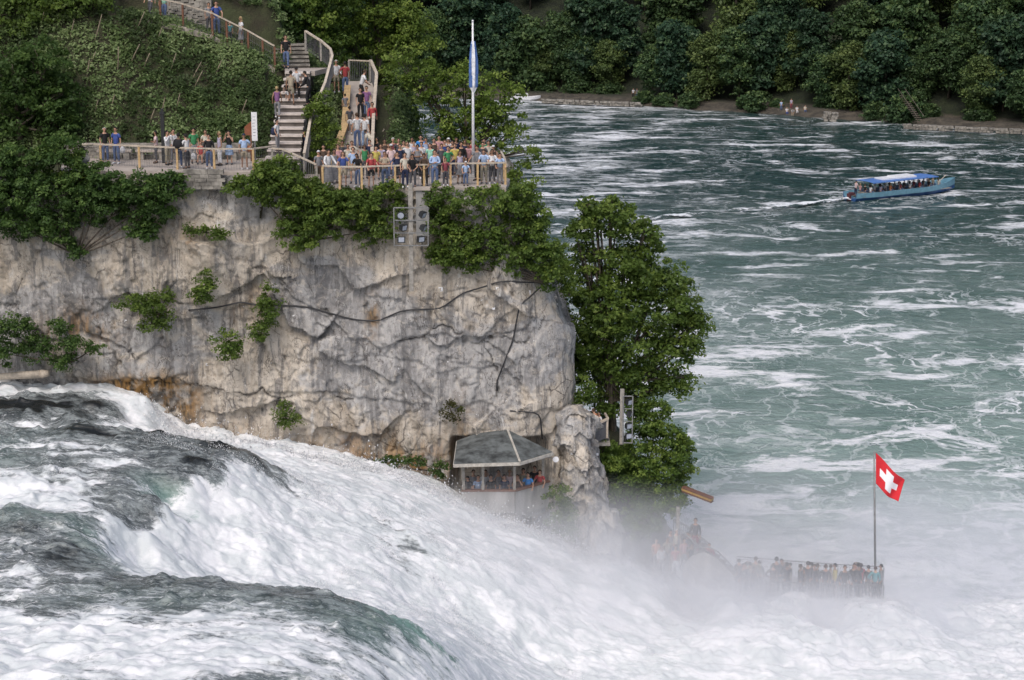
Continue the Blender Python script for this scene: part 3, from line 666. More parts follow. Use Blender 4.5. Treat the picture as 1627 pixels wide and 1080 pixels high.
def tree(name, label, cat, base, lobes, mat, seed, per=1.6, cr=.55, nl=40, leaf=.13, tr=.2, group=None, limbs=True, up=.35, trunkmat='bark'):
    t = thing(name, label, cat, base, 0, group); rng = random.Random(seed)
    b = np.array(base)
    crown_obj('crown', lobes, per, cr, nl, leaf, seed, mat, t, b, up)
    m = MB(); big = max(lobes, key=lambda l: l[3]*l[5]); top = np.array(big[:3])-b+np.array([0, 0, big[5]*.35])
    mid = top*.5+np.array([rng.uniform(-.2, .2), rng.uniform(-.2, .2), 0]); q = top*.25+np.array([rng.uniform(-.1, .1), 0, 0])
    m.tube([(0, 0, -.4), q, mid, top], [tr*1.25, tr, tr*.75, tr*.3], 9)
    link('trunk', m.mesh('trunk', True), M[trunkmat], t)
    if limbs:
        m = MB()
        for l in lobes:
            c = np.array(l[:3])-b; s = mid if rng.random() < .5 else (mid+q)/2
            m.tube([s, (s+c)/2+np.array([0, 0, -.1*l[5]]), c], [tr*.5, tr*.32, tr*.1], 6)
            for k in range(4):
                e = c+np.array([rng.uniform(-1, 1)*l[3], rng.uniform(-1, 1)*l[4], rng.uniform(-.2, .9)*l[5]])*.75
                m.tube([(s+c)/2, (c+e)/2, e], [tr*.22, tr*.14, tr*.05], 5)
        link('limbs', m.mesh('limbs', True), M[trunkmat], t)
    return t
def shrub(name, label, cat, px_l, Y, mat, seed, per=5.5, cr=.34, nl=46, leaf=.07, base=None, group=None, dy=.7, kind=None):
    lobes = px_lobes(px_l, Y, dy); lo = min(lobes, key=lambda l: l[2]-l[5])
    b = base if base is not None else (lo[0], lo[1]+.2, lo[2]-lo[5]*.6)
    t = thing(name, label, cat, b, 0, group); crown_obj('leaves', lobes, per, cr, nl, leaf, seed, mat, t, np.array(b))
    m = MB(); rng = random.Random(seed)
    for l in lobes:
        c = np.array(l[:3])-np.array(b)
        m.tube([(0, 0, 0), c*.5+np.array([rng.uniform(-.1, .1), 0, -.05]), c], [.05, .035, .012], 5)
    link('stems', m.mesh('stems', True), M['bark'], t)
    return t
# big tree beside the cliff
bt = px_lobes([(968, 352, 48, 34), (922, 372, 24, 26), (945, 340, 24, 24), (1022, 385, 34, 26, .5), (1000, 425, 55, 40), (935, 430, 36, 40, .5), (1050, 440, 44, 34, .5),
               (965, 490, 62, 46, -.5), (1045, 495, 58, 44), (1095, 520, 32, 24), (930, 520, 34, 55, .5), (990, 550, 60, 40, -.6), (1062, 560, 44, 34), (1085, 600, 0+22, 14),
               (940, 590, 34, 36, .3), (1010, 605, 50, 30), (1060, 612, 30, 18), (960, 640, 26, 26), (1000, 640, 26, 18), (930, 560, 24, 40), (1102, 516, 26, 20), (1082, 478, 26, 20), (1100, 545, 20, 14), (1025, 352, 9, 10), (970, 322, 12, 12), (935, 325, 9, 12)], 93.5, .8)
tree("broadleaf_tree", "big tree with lobed dark green crown rising beside the right edge of the cliff", "tree", (5.2, 94, 5.0), bt, L_mid, 11, per=2.2, cr=.5, nl=60, leaf=.10, tr=.2)
# tree behind the right terrace
tb = px_lobes([(668, 120, 34, 26), (640, 100, 30, 24), (700, 150, 34, 30), (735, 120, 32, 24), (770, 140, 40, 30), (812, 150, 20, 18), (790, 180, 42, 30), (740, 190, 44, 34), (700, 200, 26, 26),
               (812, 210, 26, 24), (770, 215, 40, 22), (835, 245, 24, 22, -1.5), (825, 280, 26, 24, -2), (845, 300, 12, 20, -2), (812, 310, 24, 20, -3)], 98, .8)
tree("slender_tree", "light green loose tree whose crown stands behind the flagpole and crowded terrace", "tree", at(745, 330, 98), tb, L_light, 12, per=1.8, cr=.45, nl=52, leaf=.09, tr=.16)
ts = [("leafy_tree", "pale green tree top right of the upper stairs, leaning over the ramp", [(600, 30, 60, 50), (660, 60, 30, 40), (650, 110, 30, 26), (560, 70, 45, 40), (645, 75, 44, 36), (640, 30, 42, 36), (600, 110, 40, 26), (625, 150, 34, 30), (590, -20, 60, 40)], 108, L_light, (610, 260)),
      ("leafy_tree", "darker tree directly behind the curved top landing of the stairs", [(500, 30, 50, 40), (530, 60, 30, 36), (470, 10, 44, 36), (520, -20, 50, 40), (440, 0, 40, 40), (545, 105, 18, 16)], 106, L_mid, (510, 200)),
      ("leafy_tree", "low bushy tree between the ramp fence and the river", [(625, 190, 26, 34), (640, 150, 30, 32), (650, 210, 18, 26), (615, 215, 16, 20), (655, 180, 16, 20)], 102, L_mid, (628, 300)),
      ("leafy_tree", "shadowy tree above the walkway at the top edge beside the two hikers", [(400, -10, 40, 40), (440, 20, 34, 34), (380, -40, 60, 40), (425, 45, 30, 24), (395, 20, 30, 24), (465, 50, 20, 24)], 105, L_dark, (410, 120)),
      ("leafy_tree", "dark tree filling the upper left corner of the hillside", [(30, 20, 60, 50), (90, 10, 50, 44), (20, 70, 50, 46), (-30, 40, 50, 60), (120, -10, 50, 30)], 99, L_mid, (20, 200)),
      ("leafy_tree", "bushy dark tree on the left edge above the bare rock patch", [(20, 120, 46, 50), (70, 110, 44, 46), (100, 150, 28, 40), (5, 190, 30, 46), (70, 165, 32, 40), (95, 205, 30, 36)], 94.5, L_dark, (40, 260)),
      ("leafy_tree", "dark rounded tree over the top of the hillside left of the walkway", [(170, -8, 50, 24), (220, 4, 36, 18), (150, 20, 30, 18), (270, -20, 40, 20)], 104, L_dark, (200, 80))]
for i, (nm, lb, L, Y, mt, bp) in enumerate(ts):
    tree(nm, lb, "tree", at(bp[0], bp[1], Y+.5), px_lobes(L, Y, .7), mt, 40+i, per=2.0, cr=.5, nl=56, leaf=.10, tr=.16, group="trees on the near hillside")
# hedges and creepers round the cliff top
SH = [("creeper", "thick dark creeper hanging from the left terrace down to the cliff ledge", [(30, 265, 50, 34), (90, 250, 40, 34), (150, 290, 50, 30, -.3), (60, 310, 70, 38, -.2), (150, 325, 50, 28, -.4), (20, 350, 50, 30), (90, 358, 36, 30, -.3), (215, 300, 50, 24, -.5), (265, 295, 36, 22, -.5), (240, 335, 30, 22, -.6), (225, 365, 26, 20, -.6), (120, 395, 10, 20, -.5), (-20, 290, 40, 50)], 89.2, L_dark),
      ("hedge", "rounded green hedge covering the cliff top below the stair foot", [(440, 280, 44, 32), (400, 296, 40, 16), (470, 310, 50, 34), (450, 275, 30, 26), (500, 345, 56, 34), (550, 318, 50, 24), (600, 330, 40, 30), (480, 372, 40, 22, -.2), (590, 365, 34, 22), (520, 320, 30, 26), (620, 300, 22, 12)], 88.6, L_mid),
      ("hedge", "wide green hedge below the flagpole on the right end of the cliff top", [(700, 315, 26, 20), (760, 320, 50, 22), (820, 325, 44, 30), (700, 350, 22, 26), (730, 385, 44, 34), (790, 375, 46, 34), (850, 370, 28, 40), (820, 410, 40, 28), (700, 410, 26, 20), (872, 410, 18, 30), (755, 412, 34, 16), (870, 440, 16, 22)], 88.5, L_mid),
      ("ivy", "ivy trailing down the right corner of the cliff beside the big tree", [(893, 425, 12, 34), (905, 455, 10, 26), (885, 400, 10, 24)], 90.5, L_light),
      ("bush", "low bush in a crevice of the rock face, left of the black cable", [(240, 488, 32, 26, -.5), (215, 478, 24, 12, -.5), (245, 510, 24, 16, -.4), (265, 470, 14, 10, -.5)], 88.4, L_mid),
      ("bush", "small upright bush above the black cable on the rock face", [(326, 452, 20, 20, -.3), (322, 470, 22, 14, -.2)], 88.3, L_mid),
      ("bush", "round bush hanging from the rock below the black cable", [(362, 545, 20, 22, -.3), (366, 558, 16, 12)], 88.2, L_mid),
      ("bush", "tall tuft of bush growing up a vertical crack of the cliff", [(428, 470, 14, 20), (424, 500, 18, 24), (412, 528, 22, 14)], 88.4, L_mid),
      ("bush", "narrow strip of green bush on the ledge under the left terrace", [(320, 368, 18, 8, -.3), (350, 370, 22, 8, -.4), (300, 360, 8, 8)], 88.5, L_mid),
      ("bush", "dense dark bush by the water at the left edge of the cliff", [(20, 530, 40, 30, -.2), (60, 552, 26, 22, -.3), (0, 560, 36, 22, -.5), (95, 520, 24, 10), (120, 545, 30, 10, -.2), (110, 572, 26, 10, -.5), (150, 552, 14, 8)], 88.4, L_dark),
      ("bush", "little green bush low on the rock above the foaming crest", [(450, 650, 14, 16), (460, 668, 16, 10)], 88.0, L_mid),
      ("bush", "thin plant growing on the rock face above the pavilion roof", [(712, 640, 8, 8), (720, 655, 14, 12)], 88.2, L_dry),
      ("bush", "mossy green patch of plants between the foam and the pavilion", [(622, 738, 28, 16, -.2), (700, 745, 16, 12, -.3), (660, 730, 16, 8, -.2)], 88.2, L_dark),
      ("bush", "rounded bush hanging right of the pavilion parapet", [(890, 790, 20, 24, -.3), (890, 820, 22, 30, -.3), (905, 845, 14, 18, -.2)], 86.6, L_mid),
      ("bush", "small bush between the cliff and the little balcony", [(928, 615, 16, 22), (922, 640, 14, 18)], 90.5, L_mid),
      ("bush", "sprawling dark bush below the right floodlight mast", [(985, 725, 26, 24), (1030, 690, 32, 26), (1060, 700, 36, 26), (1085, 725, 24, 28), (1010, 740, 44, 34, -1), (1060, 755, 40, 36, -.8), (1000, 785, 34, 36, -1.4), (1045, 800, 34, 34, -1.4), (1075, 790, 20, 26, -1), (1020, 830, 30, 26, -2), (970, 730, 24, 34, -1), (1015, 655, 18, 22, .9), (1045, 655, 24, 22, .6)], 91.5, L_mid),
      ("bush", "tiny bush on the slope strip beside the stair rail", [(500, 180, 16, 22), (515, 160, 14, 20), (508, 215, 18, 16), (520, 195, 16, 20), (505, 235, 16, 12), (532, 232, 12, 10)], 93.5, L_light),
      ("bush", "green bush on the shaded rock left of the weathered stump", [(115, 285, 26, 20), (110, 250, 14, 16), (140, 270, 14, 10)], 88.9, L_mid)]
for i, (nm, lb, L, Y, mt) in enumerate(SH):
    shrub(nm, lb, nm, L, Y-(.35 if i in (0, 1, 2, 4, 5, 6, 9) else .1), mt, 70+i, leaf=.078 if i in (0, 1, 2, 15) else .065)
# undergrowth on the hillside
def undergrowth():
    rng = np.random.default_rng(8); n = 11000
    X = rng.uniform(-33, -5, n); Y = rng.uniform(94.4, 112, n)
    keep = ~((X > -12.15) & (X < -9.9) & (Y < 100.5)) & ~((X > -9.2) & (X < -6.2))
    X, Y = X[keep], Y[keep]; Z, _ = hill_z(X, Y); n = len(X)
    k = 26; r = rng.uniform(.25, .6, n)
    lp = rng.normal(0, 1, (n, k, 3)); lp /= np.linalg.norm(lp, axis=2, keepdims=True); lp *= rng.random((n, k, 1))**.4; lp[:, :, 2] = np.abs(lp[:, :, 2])*.9
    h = .05+.5*np.clip(fbm(X/1.5, Y/1.5, None, 3, 77)+.3, 0, 1)
    pos = np.stack([X, Y, Z+h*.3], -1)[:, None]+lp*r[:, None, None]
    m = n*k; ct = np.clip(.42+1.5*fbm(X/1.6, Y/1.6, None, 4, 78)+rng.normal(0, .15, n), 0, 1)
    V = leaves(pos.reshape(m, 3), (lp*.5+np.array([0, -.3, .6])).reshape(m, 3), np.full(m, .09), rng, .5)
    T = np.repeat(np.clip(ct[:, None]+rng.normal(0, .15, (n, k)), 0, 1).reshape(m), 4)
    tag(link("undergrowth", mesh_np("undergrowth", V, np.arange(len(V)).reshape(-1, 4), dict(tint=T)), L_under), "tangled pale green undergrowth covering the hillside behind the left terrace", "undergrowth", kind='stuff')
undergrowth()
# bare cut stems standing on the slope
ST = [(148, 70, 162, 22), (62, 48, 70, 18), (110, 60, 118, 30), (140, 105, 152, 82), (136, 125, 142, 95), (186, 118, 188, 74), (205, 100, 222, 70), (216, 45, 230, 18), (248, 66, 258, 42), (226, 108, 238, 84),
      (302, 128, 320, 98), (306, 140, 322, 112), (148, 182, 156, 158), (174, 175, 182, 150), (236, 195, 246, 172), (254, 185, 262, 155), (278, 175, 286, 148), (380, 186, 392, 158), (340, 120, 352, 96), (120, 165, 128, 140), (330, 70, 338, 50), (270, 110, 280, 84)]
for i, (x0, y0, x1, y1) in enumerate(ST):
    Y = 96.0+(235-y0)/235*5.6
    a = at(x0, y0, Y); zz, _ = hill_z(np.array([a[0]]), np.array([a[1]])); 
    # stand it on the slope: solve for the distance where the sight line meets the hillside
    for k in range(30):
        a = at(x0, y0, Y); zz = hill_z(np.array([a[0]]), np.array([a[1]]))[0][0]; Y += (a[2]-zz)*.5
    b = at(x1, y1, Y-.2); m = MB(); m.tube([a-np.array([0, 0, .2]), (a+b)/2+np.array([.03, 0, 0]), b], [.045, .035, .02], 6)
    tag(m.build("bare_stem", M['twig'], smooth=True), f"bare cut stem in the hillside undergrowth, {ordw(sorted(ST).index((x0, y0, x1, y1))+1)} counting from the left", "stem", "bare stems on the hillside")
# far wood: eight crowns reused, every tree an object
def proto_tree(seed, r, h, low, mat, leaf=.34):
    rng = random.Random(seed); L = []
    for k in range(13):
        a = rng.uniform(0, 6.28); zz = low+(h-low)*rng.uniform(.12, .92); q = (1-abs((zz-low)/(h-low)-.42)*1.25); rr = r*max(.15, q)*rng.uniform(.45, .75)
        s = r*rng.uniform(.30, .46); L.append((math.cos(a)*rr, math.sin(a)*rr, zz, s, s, s*.72))
    L.append((0, 0, h*.55, r*.6, r*.6, h*.36))
    t = thing("woodland_tree", "x", "tree")
    crown_obj('crown', L, .62, 1.25, 30, leaf, seed, mat, t, (0, 0, 0), .5)
    m = MB(); m.tube([(0, 0, -1), (.1, 0, h*.4), (0, .1, h*.8)], [.35, .25, .08], 7); link('trunk', m.mesh('trunk', True), M['bark'], t)
    return t
def copy_tree(o, parent=None):
    c = o.copy(); C.objects.link(c)
    if parent is not None: c.parent = parent
    for ch in list(o.children): copy_tree(ch, c)
    return c
FT = [proto_tree(200+i, [6.2, 5.4, 6.8, 5.8, 5.0, 4.2, 7.2, 5.2][i], [15, 16, 17, 14, 18, 19, 14, 13][i], [1.2, 1.5, 1.0, .6, 2, 2.5, 1.0, .8][i], [L_far, L_far2, L_far, L_far2, L_far, L_far3, L_far2, L_far3][i], [.34, .30, .38, .26, .34, .28, .42, .24][i]) for i in range(8)]
BUSHP = thing("riverside_shrub", "x", "shrub"); crown_obj('crown', [(0, 0, 1.4, 2.1, 2.1, 1.6), (1.2, .3, 1.0, 1.5, 1.5, 1.2), (-1.2, .2, 1.1, 1.5, 1.5, 1.3)], 1.4, .7, 30, .2, 231, L_far2, BUSHP, (0, 0, 0), .5)
used = set()
def far_tree(X, d, k, s, rz, label, group="trees in the far wood", proto=None):
    P = proto or FT[k]
    if P.name in used: t = copy_tree(P)
    else: t = P; used.add(P.name)
    Y = float(shore(X))+d/.83; z = float(far_z(np.array([X]), np.array([Y]))[0])
    t.location = (X, Y, z-.3); t.scale = (s, s, s*random.uniform(.9, 1.1)); t.rotation_euler = (0, 0, rz)
    t['label'] = label; t['group'] = group; return t
random.seed(5)
XP = lambda px, Y=315: (px-CX)/F*(Y*math.cos(PITCH)+7)
front = [(1045, 3.5, 1, .62, "rounded waterside tree left of the far bank shrubs, right of the standing couple"), (1085, 5, 0, .80, "taller waterside tree in the jutting clump right of the couple"),
         (1130, 4.5, 7, .88, "middle tree of the jutting waterside clump on the far bank"), (1180, 6, 1, .85, "bright tree ending the jutting clump left of the picnic group"), (1225, 8.5, 2, .8, "dark tree directly behind the picnic group"),
         (1335, 5.5, 7, .95, "yellowish green rounded tree right of the picnic group"), (1385, 5.5, 0, .9, "wide tree overhanging the water left of the wooden steps"), (1290, 10, 4, .8, "narrow dark tree right behind the picnic spot"),
         (1480, 11, 3, .95, "full green tree just right of the wooden steps"), (1545, 9, 2, .8, "dark spreading tree above the stone path"), (1610, 8, 1, .8, "green tree near the right edge above the stone path"), (1660, 9, 0, .9, "tree cut by the right edge of the view"),
         (850, 9, 6, .9, "lit green tree with layered boughs left of the far lawn"), (800, 9, 0, .85, "dark tree behind the flagpole on the far bank"), (735, 12, 2, .9, "dark tree left of the flagpole on the far bank"), (900, 9.5, 3, .95, "green tree with drooping boughs over the far lawn"),
         (952, 10, 2, .9, "dark tree at the back of the far lawn"), (1000, 10, 4, .8, "narrow dark tree behind the standing couple"), (680, 10, 3, .9, "far tree seen left behind the slender tree")]
front += [(1262, 10, 7, .75, "yellowish tree directly behind the picnic spot"), (1432, 8.5, 3, .7, "low tree right above the wooden steps"), (1512, 6.5, 7, .85, "yellowish low tree behind the stone path"), (1578, 6, 3, .8, "bushy low tree behind the stone path near the right edge"),
          (1640, 6, 7, .85, "yellowish tree cut by the right edge above the path"), (822, 8, 3, .75, "low tree left end of the far lawn"), (876, 8, 7, .7, "small yellowish tree behind the far lawn"), (928, 8.5, 3, .75, "small bushy tree behind the middle of the far lawn"), (980, 8, 7, .72, "small yellowish tree behind the standing couple"),
          (1100, 9, 6, .85, "broad tree behind the jutting waterside clump"), (1310, 7, 3, .8, "bushy tree behind the short stone block wall")]
for px, d, k, s, lb in front:
    far_tree(XP(px), d, k, s, random.uniform(0, 6), lb)
adj = ["dark", "bluish", "dull green", "mossy", "dense", "rounded", "tall", "broad", "ragged", "leafy", "shaded", "bushy"]
row_n = ["second", "third", "fourth", "fifth", "sixth", "seventh"]
for ri, d in enumerate([17, 26, 36, 47, 60, 75]):
    n = 13; 
    if ri < 3:
        for j, (px_, nm_) in enumerate([(470, 'far behind the left hillside'), (540, 'behind the stair trees'), (600, 'left of the slender tree')]):
            far_tree(XP(px_+ri*12, 330+d), d+random.uniform(-2, 2), (j+ri) % 5, 1.0, j*1.3, f"{['dark', 'dense', 'tall'][ri]} far bank tree hidden {nm_}, {['front', 'second', 'third'][ri]} row")
    for j in range(n):
        px = 640+(1680-640)*(j+.5*(ri % 2)+random.uniform(-.2, .2))/(n-1)
        if ri == 0 and (px < 1010): continue
        Yd = 310+d; X = XP(px, Yd)
        far_tree(X, d+random.uniform(-2.5, 2.5), random.choice([0, 1, 2, 3, 4, 5, 6, 6, 7, 0, 1]), random.uniform(.75, 1.22), random.uniform(0, 6),
                 f"{adj[(j*5+ri) % 12]} woodland tree, {['first','second','third','fourth','fifth','sixth','seventh','eighth','ninth','tenth','eleventh','twelfth','thirteenth'][j]} from the left in the {row_n[ri]} row up the far slope")
for px, d, s, lb in [(870, 6.5, .8, 'low shrub at the back edge of the far lawn'), (925, 7, 1.0, 'round shrub at the back of the far lawn near the middle'), (975, 7, .9, 'shrub at the back of the far lawn nearest the standing couple'), (1215, 7, .8, 'shrub between the jutting clump and the picnic group'), (1310, 6, 1.0, 'shrub right behind the short stone block wall'), (1505, 5, .9, 'shrub behind the stone path right of the steps'), (1580, 5, 1.0, 'shrub behind the stone path near the right edge'), (1060, .8, .8, "low grey green shrub at the water below the far clump"), (1100, .9, .9, "larger shrub overhanging the far water right of the couple"), (1195, 1.5, 1.1, "rounded shrub at the far shore left of the picnic group"),
                     (1405, 1.2, 1.2, "brownish round shrub on the shore left of the wooden steps"), (1365, 1.5, .9, "green shrub on the shore below the wide tree"), (1232, 3.2, .5, "small bright shrub in front of the picnic group"), (1440, 4, .8, "low shrub beside the foot of the wooden steps"), (1030, 1.5, .7, "leftmost shrub of the waterside clump")]:
    far_tree(XP(px), d, 0, s, random.uniform(0, 6), lb, "shrubs on the far shore", BUSHP)
# ------------------------------------------------------------------ terraces, stairs, fences
ZL, ZR = 20.75, 20.1
def slab(name, pts, z, th, mat):
    m = MB(); n = len(pts); V = [(x, y, z-th) for x, y in pts]+[(x, y, z) for x, y in pts]
    m.add(V, [tuple(range(n-1, -1, -1)), tuple(range(n, 2*n))]+[(i, (i+1) % n, n+(i+1) % n, n+i) for i in range(n)])
    return m.build(name, mat, kind='structure')
slab("terrace_paving", [(-21.6, 89.75), (-17, 89.45), (-12.2, 89.3), (-10.9, 89.5), (-10.9, 94.3), (-22.5, 94.6)], ZL, .22, M['paving'])
slab("terrace_paving", [(-10.4, 89.2), (-9.0, 88.75), (-4, 88.6), (-.28, 88.7), (-.1, 91.5), (-1.5, 95.6), (-10.4, 95)], ZR, .22, M['paving'])
def fence(name, label, top, posts, post_mat, rail_mat, h=1.05, net=True, rail=(.10, .07), base=None, group=None, bars=False, pw=.1):
    """top: world points along the foot line; posts: fractions 0..n-1 along it"""
    top = [np.array(p, float) for p in top]
    t = thing(name, label, "fence", top[0], 0, group); up = np.array([0, 0, h])
    m = MB()
    for a, b in zip(top, top[1:]): m.bar(a+up, b+up, rail[0], rail[1])
    m.build('handrail', M[rail_mat], t)
    def P(u): i = min(int(u), len(top)-2); return top[i]+(top[i+1]-top[i])*(u-i)
    for u in posts:
        p = P(u); m = MB(); m.box((p[0], p[1], p[2]+h/2-.03), (pw, pw, h-.02)); m.build('post', M[post_mat], t)
    if net:
        m = MB()
        for a, b in zip(top, top[1:]):
            L = np.linalg.norm(b-a); n = max(1, int(L/(.13 if not bars else .11)))
            for k in range(n):
                p = a+(b-a)*(k/n); m.bar(p+np.array([0, 0, .05]), p+up*.96, .008 if not bars else .02, .008 if not bars else .02)
            for zz in ((.08, .35, .62, .88) if not bars else (.08, .9)):
                m.bar(a+np.array([0, 0, zz*h]), b+np.array([0, 0, zz*h]), .012, .012)
        m.build('wire_mesh', M['wire'], t)
    return t
def fp(px, py, z): return atz(px, py, z)
fence("terrace_fence", "pale wooden rail on yellow posts along the left terrace", [fp(150, 263, ZL), fp(222, 266, ZL), fp(282, 269, ZL), fp(341, 271, ZL), fp(403, 271, ZL), fp(440, 266, ZL)], [.15, 1, 2, 3, 4], 'wood_yellow', 'wood_pale')
fence("terrace_fence", "wooden rail on yellow posts in front of the crowd on the right terrace", [fp(513, 298, ZR), fp(540, 300, ZR), fp(575, 300, ZR), fp(628, 298, ZR), fp(674, 296.5, ZR), fp(716, 294.5, ZR), fp(759, 294, ZR), fp(803, 293, ZR)], [0, 1, 2, 3, 4, 5, 6, 7], 'wood_yellow', 'wood_pale')
fence("terrace_fence", "short side fence closing the right end of the crowded terrace", [fp(803, 293, ZR), fp(801, 284, ZR), fp(796, 274, ZR)], [1, 2], 'wood_yellow', 'wood_pale')
fence("stair_fence", "grey wooden rail sloping from the stair foot to the right terrace", [np.array([-11.45, 89.9, ZL]), np.array([-10.9, 89.6, ZL]), np.array([-9.25, 88.9, ZR])], [0, 1, 2], 'wood_grey', 'wood_pale', bars=True)
# stump with rail end
t = thing("tree_stump", "weathered pale stump at the left end of the terrace rail", "stump", at(133, 262, 89.6))
m = MB(); b = at(133, 264, 89.6); m.tube([b+np.array([0, 0, -.4]), b+np.array([.03, 0, .3]), b+np.array([-.06, 0, .75]), b+np.array([.02, 0, 1.0])], [.36, .30, .24, .30], 11); m.build('stump_body', M['wood_grey'], t, True)
m = MB(); m.tube([b+np.array([-.42, 0, 1.28]), b+np.array([-.1, -.05, 1.02]), b+np.array([.5, 0, 1.05])], [.07, .1, .06], 8); m.build('driftwood_branch', M['wood_pale'], t, True)
# low wall benches at the back of the left terrace
for i, (x0, x1) in enumerate([(150, 205), (212, 262), (270, 318), (325, 376)]):
    a, b = fp(x0, 257, ZL), fp(x1, 257, ZL); a[1] = b[1] = 93.7
    t = thing("stone_bench", ["stone bench behind the two men at the left end of the terrace", "stone bench behind the woman in pink on the left terrace", "stone bench behind the cluster of visitors on the left terrace", "stone bench nearest the white sign at the back of the terrace"][i], "bench", ((a[0]+b[0])/2, 93.7, ZL), 0, "stone benches at the back of the left terrace")
    m = MB(); m.box(((a[0]+b[0])/2, 93.7, ZL+.45), (b[0]-a[0], .42, .09)); m.build('seat', M['paving'], t)
    for q in (.15, .85): m = MB(); m.box((a[0]+(b[0]-a[0])*q, 93.7, ZL+.2), (.3, .34, .40)); m.build('leg', M['stone'], t)
def block_wall(name, label, p, q, h, th, seed):
    p, q = np.array(p, float), np.array(q, float); rng = random.Random(seed); L = np.linalg.norm((q-p)[:2]); rz = math.atan2(q[1]-p[1], q[0]-p[0]); m = MB(); z = 0; r = 0
    while z < h:
        hh = rng.uniform(.14, .24); x = -rng.uniform(0, .3)
        while x < L:
            w_ = rng.uniform(.25, .6); c = p+(q-p)*min(1, max(0, (x+w_/2)/L)); m.box((c[0], c[1]+rng.uniform(-.02, .02), c[2]+z+hh/2), (w_-.015, th, hh-.012), rz); x += w_
        z += hh
    o = m.build(name, M['stone']); return tag(o, label, "wall")
block_wall("retaining_wall", "low rough stone retaining wall behind the benches of the left terrace", (-22.3, 94.4, ZL), (-13.2, 94.4, ZL), .62, .35, 3)
block_wall("retaining_wall", "bare masonry block under the edge of the left terrace above the rock", at(300, 300, 88.8), at(352, 300, 88.8), .78, .3, 4)
# information sign, dark column, brown board
t = thing("sign", "tall white sign banner on a thin post at the right end of the left terrace", "sign", fp(404, 268, ZL)+np.array([0, .5, 0]))
b = np.array(t.location); m = MB(); m.tube([b, b+np.array([0, 0, 1.3])], .035, 8); m.build('post', M['steel'], t)
m = MB(); m.box((b[0], b[1]-.01, b[2]+1.98), (.27, .05, 1.38)); m.build('panel', M['white'], t)
m = MB()
rng = random.Random(2)
for k in range(7): m.box((b[0]-.02+rng.uniform(-.02, .02), b[1]-.04, b[2]+2.45-k*.15), (.13, .006, .03))
m.build('lettering', simple("print_grey", (.42, .42, .45), .6), t)
t = thing("information_board", "reddish brown board partly hidden behind the white sign", "board", fp(392, 262, ZL))
b = np.array(t.location); m = MB(); m.add([(b[0]-.2, b[1]+1, b[2]+1.35), (b[0]+.42, b[1]+1, b[2]+1.3), (b[0]+.42, b[1]+1, b[2]+2.15), (b[0]+.30, b[1]+1, b[2]+2.15), (b[0]-.2, b[1]+1.04, b[2]+1.75),
    (b[0]-.2, b[1]+1.06, b[2]+1.35), (b[0]+.42, b[1]+1.06, b[2]+1.3), (b[0]+.42, b[1]+1.06, b[2]+2.15), (b[0]+.30, b[1]+1.06, b[2]+2.15), (b[0]-.2, b[1]+1.1, b[2]+1.75)], [(0, 1, 2, 3, 4), (9, 8, 7, 6, 5)]+[(i, i+5, (i+1) % 5+5, (i+1) % 5) for i in range(5)])
m.build('board_panel', simple("board_brown", (.22, .07, .03), .6), t)
m = MB(); m.box((b[0]+.1, b[1]+1.03, b[2]+.7), (.08, .05, 1.3)); m.build('post', M['wood_brown'], t)
t = thing("column", "slender dark metal column on the left terrace behind the visitors", "column", fp(259, 260, ZL)); b = np.array(t.location)
m = MB(); m.box((b[0], b[1]+.3, b[2]+1.2), (.17, .17, 2.4)); m.build('shaft', M['black'], t)
m = MB(); m.box((b[0], b[1]+.3, b[2]+2.46), (.24, .24, .11)); m.box((b[0], b[1]+.3, b[2]+2.60), (.12, .12, .16)); m.build('cap', M['black'], t)
# stairs
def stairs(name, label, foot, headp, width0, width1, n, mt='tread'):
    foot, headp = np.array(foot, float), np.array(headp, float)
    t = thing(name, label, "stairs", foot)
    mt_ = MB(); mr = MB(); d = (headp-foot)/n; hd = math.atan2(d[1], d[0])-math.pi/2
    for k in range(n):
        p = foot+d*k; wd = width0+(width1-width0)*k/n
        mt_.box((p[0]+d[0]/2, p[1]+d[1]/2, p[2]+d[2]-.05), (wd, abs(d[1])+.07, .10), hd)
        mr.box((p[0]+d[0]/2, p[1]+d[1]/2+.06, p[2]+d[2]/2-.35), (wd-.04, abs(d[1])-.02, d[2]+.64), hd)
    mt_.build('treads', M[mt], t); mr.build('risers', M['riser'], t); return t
def solid(name, label, cat, px, mat): pass
s0 = fp(450, 247, ZL); sT = at(466, 112, 98.6); s0[1] += 0
stairs("stone_stairs", "long pale flight of stone stairs climbing the hillside from the terrace", (-11.25, 91.0, ZL-.55), (-11.05, 98.4, sT[2]), 1.75, 1.25, 15)
slab("stair_landing", [(-11.75, 98.35), (-10.2, 98.35), (-9.75, 100.4), (-12.0, 100.4)], sT[2], .25, M['paving'])
zl = sT[2]
stairs("upper_steps", "short dark flight of steps above the curved landing", (-11.6, 100.2, zl), (-11.9, 102.2, zl+1.15), 1.9, 1.8, 6, 'stone')
rr = [(-10.05, 91.0, ZL-.3), (-9.95, 93.5, 0), (-9.45, 96.0, 0), (-9.25, 98.0, 0), (-9.5, 99.6, 0), (-10.1, 100.7, 0), (-11.0, 101.6, 0)]
zs = lambda Y: ZL-.4+np.clip((Y-91)/7.4, 0, 1)*(zl-ZL+.4)+np.clip(Y-100, 0, 3)*.5
rr = [np.array([x, y, zs(y)]) for x, y, z in rr]
fence("stair_fence", "curving pale wooden parapet with slatted panels right of the stairs", rr, [0, .5, 1, 1.5, 2, 2.5, 3, 4, 5, 6], 'wood_grey', 'wood_pale', 1.05, bars=True, rail=(.13, .08))
lr = [np.array(p) for p in LRP]
